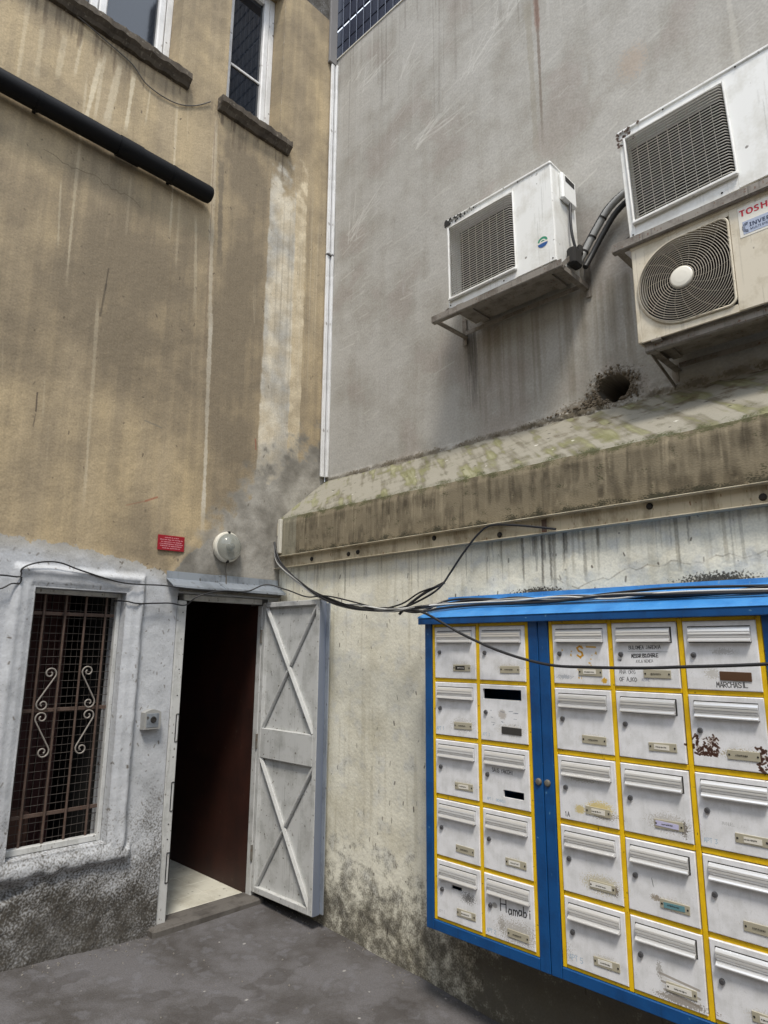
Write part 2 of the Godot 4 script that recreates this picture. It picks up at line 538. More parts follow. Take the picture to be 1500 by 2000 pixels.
func paint_grey() -> ImageTexture:
	var w := 1024
	var h := 1024
	var t := Tex.new(w, h)
	var n1 := noise(w, h, 21, 0.005, 4)
	var n2 := noise(w, h, 22, 0.22, 4)
	var n3 := noise(w, h, 23, 0.03, 3, 1, 20)
	var n4 := noise(w, h, 24, 0.016, 5)
	var px := func(z: float) -> float: return z / GZ * w
	var py := func(y: float) -> float: return (GY1 - y) / (GY1 - GY0) * h
	for j in h:
		for i in w:
			var k := j * w + i
			var a := n1[k] / 255.0
			var f := n2[k] / 255.0
			var v := n3[k] / 255.0
			var m := n4[k] / 255.0
			var c := Vector3(172, 169, 163).lerp(Vector3(140, 135, 125), clampf((a - 0.3) * 1.1 + (m - 0.5) * 0.5 + (v - 0.5) * 0.4, 0.0, 1.0))
			c = c.lerp(Vector3(182, 180, 176), clampf((v - 0.62) * 2.0, 0.0, 0.5) * clampf((m - 0.3) * 2.0, 0.0, 1.0))
			c = c.lerp(Vector3(164, 152, 147), clampf((a - 0.64) * 2.0, 0.0, 0.25))
			c *= 0.92 + 0.15 * f
			var o := k * 3
			t.b[o] = int(c.x)
			t.b[o + 1] = int(c.y)
			t.b[o + 2] = int(c.z)
	# trowel marks and lime scratches
	for k in 420:
		var z := t.rng.randf() * 3.6
		var y := 4.2 + t.rng.randf() * 3.1
		if k > 330:
			y = 3.2 + t.rng.randf() * 2.0
		var l := t.rng.randf_range(0.03, 0.2)
		var an := t.rng.randf_range(0.0, 0.5)
		t.line(px.call(z), py.call(y), px.call(z + l * cos(an)), py.call(y + l * sin(an)), t.rng.randf_range(1.0, 3.0), Vector3(206, 203, 196), t.rng.randf_range(0.08, 0.36))
	for q in [[0.25, 7.0, 0.5, 7.15], [0.4, 6.8, 0.85, 7.05], [0.95, 6.6, 1.3, 6.9], [1.6, 6.1, 1.95, 6.35], [0.3, 5.3, 0.75, 5.7], [1.1, 5.8, 1.6, 6.0], [1.9, 6.3, 2.15, 6.5]]:
		for r in 16:
			var dz := t.rng.randf_range(-0.09, 0.09)
			var dy := t.rng.randf_range(-0.06, 0.06)
			t.line(px.call(q[0] + dz), py.call(q[1] + dy), px.call(lerpf(q[0], q[2], t.rng.randf()) + dz), py.call(lerpf(q[1], q[3], t.rng.randf()) + dy), t.rng.randf_range(1.5, 4.0), Vector3(208, 206, 200), t.rng.randf_range(0.12, 0.38))
	# runs from the top edge
	for k in 130:
		var z := t.rng.randf() * 3.8
		t.run(px.call(z), py.call(7.39), px.call(z), py.call(7.39 - t.rng.randf_range(0.15, 1.6)), t.rng.randf_range(2.0, 8.0), Vector3(96, 92, 86) if k % 2 == 0 else Vector3(196, 194, 188), t.rng.randf_range(0.08, 0.34))
	# rusty seam, pale seam
	t.run(px.call(2.236), py.call(7.2), px.call(2.222), py.call(5.0), 6.0, Vector3(92, 76, 64), 0.6)
	t.run(px.call(2.24), py.call(6.5), px.call(2.235), py.call(6.0), 11.0, Vector3(120, 76, 62), 0.4)
	t.run(px.call(2.16), py.call(6.4), px.call(2.18), py.call(4.9), 14.0, Vector3(134, 126, 108), 0.4)
	t.run(px.call(3.42), py.call(5.7), px.call(3.44), py.call(4.75), 9.0, Vector3(206, 202, 192), 0.6)
	t.patch(px.call(2.86), py.call(5.3), 22, 26, Vector3(176, 150, 128), 0.4, n2, 0.9)
	# grime runs below the brackets
	for k in 26:
		var z := 1.56 + t.rng.randfn(0.0, 0.03)
		t.run(px.call(z), py.call(3.93), px.call(z + 0.02), py.call(3.9 - t.rng.randf_range(0.15, 0.6)), t.rng.randf_range(2.0, 7.0), Vector3(66, 62, 56), t.rng.randf_range(0.15, 0.4))
	for k in 60:
		var z := t.rng.randf_range(1.6, 2.75)
		t.run(px.call(z), py.call(3.92), px.call(z), py.call(3.85 - t.rng.randf_range(0.2, 0.75)), t.rng.randf_range(3.0, 14.0), Vector3(104, 94, 78), t.rng.randf_range(0.1, 0.3))
	# broken render round the hole and along the flashing
	t.patch(px.call(2.6), py.call(3.2), 40, 30, Vector3(92, 84, 72), 0.75, n2, 0.6)
	t.patch(px.call(2.42), py.call(3.13), 46, 14, Vector3(96, 86, 72), 0.7, n2, 0.7)
	for k in 90:
		var z := t.rng.randf() * 3.8
		t.patch(px.call(z), py.call(3.1), t.rng.randf_range(8, 26), t.rng.randf_range(3, 8), Vector3(98, 90, 76), t.rng.randf_range(0.2, 0.5), n2, 0.7)
	return t.tex()

const WZ := 4.0
const WY0 := -0.3
const WY1 := 2.5

func paint_white() -> ImageTexture:
	var w := 1280
	var h := 896
	var t := Tex.new(w, h)
	var n1 := noise(w, h, 31, 0.006, 4)
	var n2 := noise(w, h, 32, 0.24, 4)
	var n3 := noise(w, h, 33, 0.05, 3, 1, 18)
	var n4 := noise(w, h, 34, 0.02, 5)
	var n6 := noise(w, h, 36, 0.05, 3)
	var px := func(z: float) -> float: return z / WZ * w
	var py := func(y: float) -> float: return (WY1 - y) / (WY1 - WY0) * h
	for j in h:
		var y := WY1 - (WY1 - WY0) * j / h
		for i in w:
			var k := j * w + i
			var z := WZ * i / w
			var a := n1[k] / 255.0
			var f := n2[k] / 255.0
			var v := n3[k] / 255.0
			var m := n4[k] / 255.0
			var g := n6[k] / 255.0
			var c := Vector3(228, 225, 210).lerp(Vector3(206, 201, 182), clampf((a - 0.4) * 1.8 + (m - 0.5) * 0.8, 0.0, 1.0))
			c = c.lerp(Vector3(212, 213, 210), clampf((m - 0.55) * 2.0, 0.0, 0.5))
			c = c.lerp(Vector3(150, 142, 120), clampf((v - 0.6) * 0.8, 0.0, 0.2))
			# black mould grains in a few colonies; darker toward the foot and under the cabinets
			var col := ss(0.9, 0.1, y) * 0.34 + ss(0.35, 0.05, y) * 0.16
			col += 0.13 * clampf(1.0 - Vector2((z - 1.45) / 0.28, (y - 1.25) / 0.6).length(), 0.0, 1.0)
			col += 0.10 * clampf(1.0 - Vector2((z - 0.9) / 0.25, (y - 1.0) / 0.5).length(), 0.0, 1.0)
			col += 0.30 * ss(1.7, 2.1, z) * ss(0.62, 0.3, y)  # darkens the wall further below the letterbox cabinets
			var sp := clampf((f * 0.45 + g * 0.35 + m * 0.35 + col - 0.80) * 2.4, 0.0, 1.0)
			c = c.lerp(Vector3(66, 62, 53), sp * 0.8)
			c *= 0.93 + 0.13 * f
			var o := k * 3
			t.b[o] = clampi(int(c.x), 0, 255)
			t.b[o + 1] = clampi(int(c.y), 0, 255)
			t.b[o + 2] = clampi(int(c.z), 0, 255)
	for k in 170:
		var z := t.rng.randf() * 4.0
		t.run(px.call(z), py.call(2.36), px.call(z), py.call(2.34 - t.rng.randf_range(0.04, 0.32)), t.rng.randf_range(1.5, 6.0), Vector3(112, 104, 84) if k % 3 != 0 else Vector3(62, 58, 50), t.rng.randf_range(0.1, 0.4))
	for k in 14:
		var z := 2.36 + t.rng.randfn(0.0, 0.06)
		t.run(px.call(z), py.call(2.34), px.call(z), py.call(2.3 - t.rng.randf_range(0.1, 0.34)), t.rng.randf_range(2.0, 9.0), Vector3(48, 44, 38), t.rng.randf_range(0.25, 0.6))
	for k in 420:
		var z := t.rng.randf() * 4.0
		var y := t.rng.randf_range(0.0, 2.3)
		var l := t.rng.randf_range(0.0, 0.03)
		t.line(px.call(z), py.call(y), px.call(z + t.rng.randf_range(-0.006, 0.006)), py.call(y - l), t.rng.randf_range(1.0, 3.0), Vector3(60, 54, 48), t.rng.randf_range(0.25, 0.85))
	t.patch(px.call(2.3), py.call(1.995), 42, 8, Vector3(34, 31, 26), 0.9, n2, 0.9)
	t.patch(px.call(3.2), py.call(2.0), 46, 10, Vector3(34, 31, 26), 0.9, n2, 0.9)
	for k in 50:
		t.patch(px.call(1.8 + t.rng.randf() * 1.9), py.call(1.975), t.rng.randf_range(5, 20), t.rng.randf_range(2, 5), Vector3(60, 54, 44), 0.6, n2, 0.9)
	# crack above the letterboxes
	var cz := 2.4
	var cy := 2.06
	for k in 40:
		var nz := cz + 0.028
		var ny := cy + t.rng.randf_range(-0.02, 0.02)
		t.line(px.call(cz), py.call(cy), px.call(nz), py.call(ny), t.rng.randf_range(0.6, 2.2), Vector3(118, 108, 92), t.rng.randf_range(0.1, 0.5))
		cz = nz
		cy = ny
	return t.tex()

func paint_ledge() -> ImageTexture:
	# upper half: weathered slope; lower half: front face
	var w := 1280
	var h := 448
	var t := Tex.new(w, h)
	var n1 := noise(w, h, 41, 0.008, 4)
	var n2 := noise(w, h, 42, 0.24, 4)
	var n3 := noise(w, h, 43, 0.05, 3, 1, 12)
	var n4 := noise(w, h, 44, 0.022, 5)
	var n5 := noise(w, h, 45, 0.028, 4, 1, 9)
	for j in h:
		var fv := float(j) / h
		for i in w:
			var k := j * w + i
			var a := n1[k] / 255.0
			var f := n2[k] / 255.0
			var v := n3[k] / 255.0
			var m := n4[k] / 255.0
			var e := n5[j * w + (i + w - j / 2) % w] / 255.0
			var c: Vector3
			if fv < 0.66:
				c = Vector3(144, 140, 128).lerp(Vector3(88, 82, 68), clampf((m - 0.5) * 0.6 + (e - 0.42) * 2.0 + (a - 0.5) * 0.8 - ss(160.0, 40.0, i) * 0.4, 0.0, 1.0))
				c = c.lerp(Vector3(124, 126, 80), clampf((a - 0.55) * 1.6 + (e - 0.55) * 2.2, 0.0, 0.6))
				c = c.lerp(Vector3(206, 202, 190), clampf((e - 0.66) * 2.0, 0.0, 0.4) * clampf((a - 0.3) * 2.0, 0.0, 1.0))
				if i > 640:
					c = c.lerp(Vector3(92, 74, 56), clampf((m - 0.5) * 3.0 + (i - 1020) * 0.002, 0.0, 0.7) * clampf((0.42 - fv) * 4.0 + (f - 0.5), 0.0, 1.0))
				c = c.lerp(Vector3(60, 54, 42), clampf((f * 0.5 + m * 0.3 + ss(0.12, 0.0, fv) * 0.45 - 0.72) * 4.0, 0.0, 0.8))
				c = c.lerp(Vector3(58, 62, 34), clampf((f * 0.5 + m * 0.6 + ss(0.58, 0.66, fv) * 0.32 - 0.76) * 4.0, 0.0, 0.75))
			else:
				c = Vector3(128, 118, 98).lerp(Vector3(80, 72, 58), clampf((v - 0.4) * 1.8 + (a - 0.5) * 1.2, 0.0, 1.0))
				c = c.lerp(Vector3(176, 164, 138), clampf((v - 0.64) * 3.2, 0.0, 0.6) * clampf((m - 0.25) * 2.0, 0.0, 1.0))
				c = c.lerp(Vector3(48, 46, 34), clampf((f * 0.5 + m * 0.6 + ss(0.93, 1.0, fv) * 0.4 - 0.74) * 4.0, 0.0, 0.85))
				c = c.lerp(Vector3(66, 68, 40), clampf((f * 0.4 + m * 0.6 + ss(0.72, 0.66, fv) * 0.34 - 0.72) * 4.0, 0.0, 0.7))
				if i < 64:
					c = c.lerp(Vector3(138, 136, 122), 0.6)
			c *= 0.95 + 0.1 * f
			var o := k * 3
			t.b[o] = clampi(int(c.x), 0, 255)
			t.b[o + 1] = clampi(int(c.y), 0, 255)
			t.b[o + 2] = clampi(int(c.z), 0, 255)
	for k in 130:
		var x := t.rng.randf() * w
		t.run(x, h * 0.67, x + t.rng.randf_range(-3, 3), h * t.rng.randf_range(0.74, 0.98), t.rng.randf_range(2, 8), Vector3(186, 174, 148) if k % 3 != 0 else Vector3(60, 54, 42), t.rng.randf_range(0.1, 0.34))
	for k in 40:
		var x := t.rng.randf() * w
		t.patch(x, h * t.rng.randf_range(0.1, 0.6), t.rng.randf_range(2, 5), t.rng.randf_range(2, 4), Vector3(222, 220, 212) if k % 3 == 0 else Vector3(50, 44, 38), 0.8, n2, 0.5)
	return t.tex()

func paint_ground() -> ImageTexture:
	var w := 1024
	var h := 1024
	var t := Tex.new(w, h)
	var n1 := noise(w, h, 51, 0.006, 4)
	var n2 := noise(w, h, 52, 0.34, 4)
	var n4 := noise(w, h, 54, 0.02, 5)
	for j in h:
		for i in w:
			var k := j * w + i
			var a := n1[k] / 255.0
			var f := n2[k] / 255.0
			var m := n4[k] / 255.0
			var c := Vector3(98, 96, 98).lerp(Vector3(62, 58, 55), clampf((a - 0.25) * 1.1 + (m - 0.5) * 0.7, 0.0, 1.0))
			c = c.lerp(Vector3(116, 116, 122), clampf((m - 0.62) * 3.0, 0.0, 0.5))
			c = c.lerp(Vector3(50, 46, 44), clampf((f - 0.68) * 4.0, 0.0, 0.5))
			c *= 0.82 + 0.34 * f
			var o := k * 3
			t.b[o] = clampi(int(c.x), 0, 255)
			t.b[o + 1] = clampi(int(c.y), 0, 255)
			t.b[o + 2] = clampi(int(c.z), 0, 255)
	for k in 90:
		var s := t.rng.randf_range(0.8, 2.6)
		t.patch(t.rng.randf() * w, t.rng.randf() * h, s * 1.4, s, Vector3(178, 176, 172), 0.8, n2, 0.5)
	for k in 26:
		var x := t.rng.randf() * w
		var y := t.rng.randf() * h
		t.patch(x, y, t.rng.randf_range(20, 70), t.rng.randf_range(8, 26), Vector3(60, 56, 54), 0.4, n4, 0.9)
	return t.tex()

# strokes of hand lettering on a 4 x 6 grid
const GLYPH := {"A": [[0, 0, 2, 6, 4, 0], [1, 2, 3, 2]], "B": [[0, 0, 0, 6, 3, 6, 3, 3.5, 0, 3], [3, 3.2, 4, 1.5, 3, 0, 0, 0]], "C": [[4, 5, 2, 6, 0, 4, 0, 2, 2, 0, 4, 1]], "E": [[4, 6, 0, 6, 0, 0, 4, 0], [0, 3, 3, 3]], "F": [[4, 6, 0, 6, 0, 0], [0, 3, 3, 3]], "G": [[4, 5, 2, 6, 0, 3, 2, 0, 4, 1, 4, 3, 2, 3]], "H": [[0, 0, 0, 6], [4, 0, 4, 6], [0, 3, 4, 3.4]], "I": [[2, 0, 2, 6]], "J": [[3, 6, 3, 1, 1, 0, 0, 1]], "K": [[0, 0, 0, 6], [4, 6, 0, 3, 4, 0]], "L": [[0, 6, 0, 0, 4, 0]], "M": [[0, 0, 0.5, 6, 2, 2, 3.5, 6, 4, 0]], "N": [[0, 0, 0, 6, 4, 0, 4, 6]], "O": [[2, 6, 0, 4, 0, 2, 2, 0, 4, 2, 4, 4, 2, 6]], "P": [[0, 0, 0, 6, 3, 6, 4, 4.5, 3, 3, 0, 3]], "R": [[0, 0, 0, 6, 3, 6, 4, 4.5, 3, 3, 0, 3, 4, 0]], "S": [[4, 5, 2, 6, 0, 5, 1, 3.4, 3.4, 2.6, 4, 1, 2, 0, 0, 1]], "T": [[0, 6, 4, 6], [2, 6, 2, 0]], "U": [[0, 6, 0, 1, 2, 0, 4, 1, 4, 6]], "X": [[0, 0, 4, 6], [0, 6, 4, 0]], "Y": [[0, 6, 2, 3, 4, 6], [2, 3, 2, 0]], "D": [[0, 0, 0, 6, 2.5, 6, 4, 4, 4, 2, 2.5, 0, 0, 0]], "a": [[3, 3, 1, 3.4, 0, 1.5, 1, 0, 3, 1, 3, 3.3, 3.4, 0]], "m": [[0, 0, 0, 3.4], [0, 2.6, 1, 3.4, 2, 2.6, 2, 0], [2, 2.6, 3, 3.4, 4, 2.6, 4, 0]], "b": [[0, 6, 0, 0, 2, 0, 3, 1.6, 2, 3, 0, 2.4]], "i": [[1, 0, 1, 3], [1, 4.4, 1.2, 4.7]], "0": [[2, 6, 0, 4, 0, 2, 2, 0, 4, 2, 4, 4, 2, 6]], "1": [[1, 5, 2, 6, 2, 0]], "5": [[4, 6, 0, 6, 0, 3.4, 3, 3.4, 4, 1.6, 2, 0, 0, 0.6]], "2": [[0, 5, 2, 6, 4, 4.6, 0, 0, 4, 0]], "3": [[0, 6, 4, 6, 2, 3.5, 4, 2, 2, 0, 0, 0.6]]}

func scrawl(t: Tex, s: String, x: float, y: float, hgt: float, wd: float, c: Vector3, a: float, slope := 0.0, adv := 0.86) -> void:
	var u := hgt / 6.0
	var cx := x
	for ch in s:
		if GLYPH.has(ch):
			var jy := t.rng.randf_range(-0.4, 0.4) * u
			for ln in GLYPH[ch]:
				for q in range(0, ln.size() - 2, 2):
					var ax: float = cx + ln[q] * u * 0.8
					var bx: float = cx + ln[q + 2] * u * 0.8
					t.line(ax, y - ln[q + 1] * u + jy + (ax - x) * slope, bx, y - ln[q + 3] * u + jy + (bx - x) * slope, wd, c, a)
			cx += u * 4.0 * adv * (0.62 if ch == "i" or ch == "I" else 1.0) + u * 0.5
		else:
			cx += u * 3.0

const CELL := 288

func paint_doors() -> ImageTexture:
	var w := CELL * 5
	var t := Tex.new(w, w)
	var n1 := noise(w, w, 61, 0.012, 4)
	var n2 := noise(w, w, 62, 0.12, 3)
	var n3 := noise(w, w, 63, 0.05, 3, 1, 10)
	for k in w * w:
		var a := n1[k] / 255.0
		var f := n2[k] / 255.0
		var v := n3[k] / 255.0
		var c := Vector3(233, 234, 238).lerp(Vector3(214, 215, 217), clampf((a - 0.35) * 1.6 + (v - 0.5) * 0.5, 0.0, 1.0))
		c *= 0.98 + 0.04 * f
		if f > 0.84 and a > 0.5:
			c = c.lerp(Vector3(150, 146, 138), 0.5)
		t.b[k * 3] = int(c.x)
		t.b[k * 3 + 1] = int(c.y)
		t.b[k * 3 + 2] = int(c.z)
	var ink := Vector3(34, 34, 38)
	var blue := Vector3(96, 140, 176)
	var glue := Vector3(172, 164, 146)
	for r in 5:
		for q in 5:
			var ox := float(q * CELL)
			var oy := float(r * CELL)
			for k in 44:
				var x := ox + t.rng.randf_range(8, CELL - 8)
				var y := oy + t.rng.randf_range(90, CELL - 8)
				t.line(x, y, x + t.rng.randf_range(-5, 5), y + t.rng.randf_range(-3, 10), t.rng.randf_range(0.8, 2.2), Vector3(110, 108, 104), t.rng.randf_range(0.1, 0.14))
			# residue round the name plate
			if (r * 3 + q * 7) % 5 < 3:
				t.patch(ox + CELL * 0.66, oy + CELL * 0.78, CELL * t.rng.randf_range(0.2, 0.28), CELL * t.rng.randf_range(0.07, 0.12), glue, t.rng.randf_range(0.18, 0.45), n2, 0.8)
	var cell := func(r: int, q: int) -> Vector2: return Vector2(q * CELL, r * CELL)
	var o: Vector2
	o = cell.call(0, 2)   # yellow paint letters
	var yel := Vector3(206, 146, 26)
	scrawl(t, "S", o.x + 132, o.y + 158, 52, 9, yel, 0.85)
	t.line(o.x + 182, o.y + 110, o.x + 226, o.y + 112, 8, yel, 0.7)
	for k in 16:
		t.patch(o.x + t.rng.randf_range(30, 270), o.y + t.rng.randf_range(105, 262), t.rng.randf_range(2, 7), t.rng.randf_range(3, 8), yel, 0.75, n2, 0.8)
	t.patch(o.x + 150, o.y + 218, 20, 16, yel, 0.8, n2, 0.9)
	t.patch(o.x + 262, o.y + 266, 14, 14, Vector3(214, 152, 14), 0.9, n2, 0.4)
	t.patch(o.x + 60, o.y + 255, 42, 10, Vector3(120, 130, 146), 0.5, n2, 0.9)
	o = cell.call(0, 3)   # pen writing
	scrawl(t, "BULOMEA JAREMIA", o.x + 76, o.y + 122, 15, 2.2, ink, 0.8, -0.03)
	t.line(o.x + 70, o.y + 130, o.x + 246, o.y + 132, 1.4, ink, 0.55)
	scrawl(t, "MESSIR BOUCHERLE", o.x + 86, o.y + 160, 15, 3.0, ink, 0.95, -0.05, 0.62)
	scrawl(t, "AYLA NEMEA", o.x + 104, o.y + 182, 12, 1.6, ink, 0.6, -0.05)
	scrawl(t, "UNR", o.x + 22, o.y + 176, 9, 1.6, ink, 0.6)
	scrawl(t, "ANA 0RG", o.x + 24, o.y + 232, 17, 1.8, ink, 0.6)
	scrawl(t, "OF AJKO", o.x + 24, o.y + 266, 18, 2.4, ink, 0.75)
	scrawl(t, "ACONE", o.x + 124, o.y + 262, 11, 1.4, Vector3(70, 80, 120), 0.5)
	o = cell.call(0, 4)
	scrawl(t, "MARCHASIL", o.x + 118, o.y + 274, 21, 2.8, ink, 0.9)
	t.patch(o.x + 155, o.y + 128, 42, 12, Vector3(180, 178, 176), 0.7, n2, 0.9)
	t.patch(o.x + 105, o.y + 220, 30, 22, Vector3(186, 182, 174), 0.7, n2, 0.9)
	o = cell.call(1, 4)   # torn brown tape
	for k in 70:
		var x := o.x + t.rng.randf_range(4, 100)
		var y := o.y + t.rng.randf_range(168, 244)
		t.line(x, y, x + t.rng.randf_range(-10, 14), y + t.rng.randf_range(-16, 12), t.rng.randf_range(4, 11), Vector3(62, 36, 26), 0.9)
	for k in 40:
		var x := o.x + t.rng.randf_range(4, 104)
		var y := o.y + t.rng.randf_range(160, 240)
		t.line(x, y, x + t.rng.randf_range(-3, 12), y + t.rng.randf_range(-14, 2), t.rng.randf_range(1, 3), Vector3(222, 218, 214), 0.9)
	t.patch(o.x + 190, o.y + 226, 78, 20, Vector3(160, 148, 118), 0.75, n2, 0.6)
	for k in 40:
		var x := o.x + t.rng.randf_range(244, 282)
		var y := o.y + t.rng.randf_range(196, 280)
		t.line(x, y, x + t.rng.randf_range(-6, 14), y + t.rng.randf_range(-10, 12), t.rng.randf_range(4, 10), Vector3(66, 40, 30), 0.85)
	o = cell.call(1, 1)   # bent door with torn labels
	t.patch(o.x + 140, o.y + 150, 26, 26, Vector3(176, 168, 160), 0.8, n2, 0.4)
	for k in 22:
		var x := o.x + t.rng.randf_range(60, 220)
		var y := o.y + t.rng.randf_range(110, 215)
		t.line(x, y, x + t.rng.randf_range(4, 24), y + t.rng.randf_range(-4, 4), t.rng.randf_range(2, 5), Vector3(110, 116, 132) if k % 2 == 0 else Vector3(232, 232, 236), 0.6)
	scrawl(t, "APT 3", o.x + 12, o.y + 266, 15, 1.6, blue, 0.45)
	o = cell.call(1, 0)
	scrawl(t, "APT 1", o.x + 8, o.y + 262, 18, 2, blue, 0.6)
	t.patch(o.x + 190, o.y + 226, 76, 34, Vector3(168, 164, 156), 0.55, n2, 0.9)
	o = cell.call(2, 1)
	scrawl(t, "SAIS YAKCHI", o.x + 66, o.y + 126, 19, 2.6, ink, 0.85, 0.0)
	scrawl(t, "APT I   OCHAOUI", o.x + 30, o.y + 270, 13, 1.6, blue, 0.5)
	o = cell.call(2, 2)
	t.patch(o.x + 205, o.y + 215, 66, 34, Vector3(214, 190, 112), 0.85, n2, 0.6)
	t.patch(o.x + 105, o.y + 232, 26, 20, Vector3(206, 184, 112), 0.85, n2, 0.5)
	t.patch(o.x + 220, o.y + 240, 60, 18, Vector3(120, 108, 90), 0.6, n2, 0.9)
	t.patch(o.x + 120, o.y + 96, 70, 14, Vector3(150, 148, 138), 0.5, n2, 0.9)
	scrawl(t, "1A", o.x + 26, o.y + 274, 20, 3, ink, 0.8)
	o = cell.call(2, 3)
	t.patch(o.x + 195, o.y + 222, 84, 36, Vector3(180, 176, 170), 0.7, n2, 0.9)
	t.patch(o.x + 256, o.y + 236, 12, 32, Vector3(84, 76, 66), 0.7, n2, 0.9)
	o = cell.call(2, 4)
	scrawl(t, "APT 3", o.x + 14, o.y + 268, 17, 1.8, blue, 0.55)
	scrawl(t, "MANUEL", o.x + 90, o.y + 190, 12, 1.4, Vector3(150, 150, 150), 0.5)
	o = cell.call(3, 2)
	t.patch(o.x + 190, o.y + 222, 86, 38, Vector3(190, 180, 148), 0.75, n2, 0.8)
	t.patch(o.x + 256, o.y + 232, 12, 24, Vector3(96, 84, 70), 0.8, n2, 0.8)
	o = cell.call(3, 3)
	t.patch(o.x + 118, o.y + 214, 24, 12, Vector3(126, 112, 92), 0.8, n2, 0.8)
	for k in 5:
		t.line(o.x + 105 + k, o.y + 140 + k * 6, o.x + 108 + k, o.y + 150 + k * 6, 2, ink, 0.5)
	o = cell.call(4, 0)
	scrawl(t, "APT E", o.x + 12, o.y + 262, 14, 1.5, Vector3(140, 140, 146), 0.4)
	t.patch(o.x + 208, o.y + 150, 40, 22, Vector3(60, 58, 56), 0.7, n2, 1.1)
	t.patch(o.x + 130, o.y + 88, 44, 6, Vector3(178, 172, 186), 0.6, n2, 0.8)
	o = cell.call(4, 1)
	scrawl(t, "H", o.x + 96, o.y + 152, 62, 5, ink, 0.95, 0.0)
	scrawl(t, "amabi", o.x + 142, o.y + 158, 44, 5, ink, 0.95, -0.08)
	t.patch(o.x + 190, o.y + 232, 106, 50, Vector3(156, 150, 140), 0.65, n2, 1.0)
	t.patch(o.x + 100, o.y + 216, 20, 36, Vector3(146, 140, 130), 0.6, n2, 1.0)
	t.patch(o.x + 62, o.y + 138, 16, 14, Vector3(130, 128, 126), 0.9, n2, 0.3)
	scrawl(t, "APT 2", o.x + 10, o.y + 272, 18, 2, blue, 0.55)
	o = cell.call(4, 2)
	scrawl(t, "APT 5", o.x + 14, o.y + 262, 22, 2, blue, 0.6)
	o = cell.call(4, 3)
	for k in 5:
		t.line(o.x + 110 + k * 4, o.y + 190 + k * 14, o.x + 262, o.y + 206 + k * 15, 9, Vector3(146, 138, 128) if k % 2 == 0 else Vector3(214, 212, 210), 0.7)
	t.patch(o.x + 190, o.y + 268, 106, 16, Vector3(132, 124, 114), 0.8, n2, 0.6)
	t.patch(o.x + 110, o.y + 180, 12, 30, Vector3(150, 146, 140), 0.7, n2, 1.0)
	return t.tex()

# pale enamel with chips, runs and speckled dirt
func paint_metal(w: int, h: int, sd: int, base: Vector3, dark: Vector3, chips: int, runs: int, chip_c := Vector3(70, 62, 54)) -> ImageTexture:
	var t := Tex.new(w, h)
	t.rng.seed = sd
	var n1 := noise(w, h, sd, 0.012, 4)
	var n2 := noise(w, h, sd + 1, 0.12, 3)
	var n3 := noise(w, h, sd + 2, 0.05, 3, 1, 16)
	for k in w * h:
		var c := base.lerp(dark, clampf((n1[k] / 255.0 - 0.4) * 1.3 + (n3[k] / 255.0 - 0.5) * 0.35 + (n2[k] / 255.0 - 0.5) * 0.4, 0.0, 1.0))
		t.b[k * 3] = int(c.x)
		t.b[k * 3 + 1] = int(c.y)
		t.b[k * 3 + 2] = int(c.z)
	for k in runs:
		var x := t.rng.randf() * w
		var y := t.rng.randf() * h * 0.8
		t.run(x, y, x, y + t.rng.randf_range(0.05, 0.3) * h, t.rng.randf_range(1.5, 5.0), dark * 0.75, t.rng.randf_range(0.1, 0.4))
	for k in chips:
		t.patch(t.rng.randf() * w, t.rng.randf() * h, t.rng.randf_range(0.8, 3.5), t.rng.randf_range(0.8, 4.0), chip_c, t.rng.randf_range(0.3, 0.9), n2, 0.8)
	return t.tex()

# ------------------------------------------------------------------ materials
func flat(key: String, c: Color, rough := 0.7, metal := 0.0) -> StandardMaterial3D:
	var m := StandardMaterial3D.new()
	m.albedo_color = c
	m.roughness = rough
	m.metallic = metal
	M[key] = m
	return m

func rgb(r: int, g: int, b: int) -> Color:
	return Color(r / 255.0, g / 255.0, b / 255.0)

func relief(key: String, w: int, h: int, sd: int, freq: float, scale: float) -> void:
	var f := FastNoiseLite.new()
	f.seed = sd
	f.frequency = freq
	f.fractal_octaves = 4
	var im := f.get_image(w, h)
	im.convert(Image.FORMAT_RGBA8)
	im.bump_map_to_normal_map(3.0)
	im.generate_mipmaps()
	var m: StandardMaterial3D = M[key]
	m.normal_enabled = true
	m.normal_scale = scale
	m.normal_texture = ImageTexture.create_from_image(im)

func textured(key: String, tex: Texture2D, rough: float, metal := 0.0, tri := 0.0) -> StandardMaterial3D:
	var m := flat(key, Color.WHITE, rough, metal)
	m.albedo_texture = tex
	if tri > 0.0:
		m.uv1_triplanar = true
		m.uv1_world_triplanar = true
		m.uv1_scale = Vector3(tri, tri, tri)
	return m

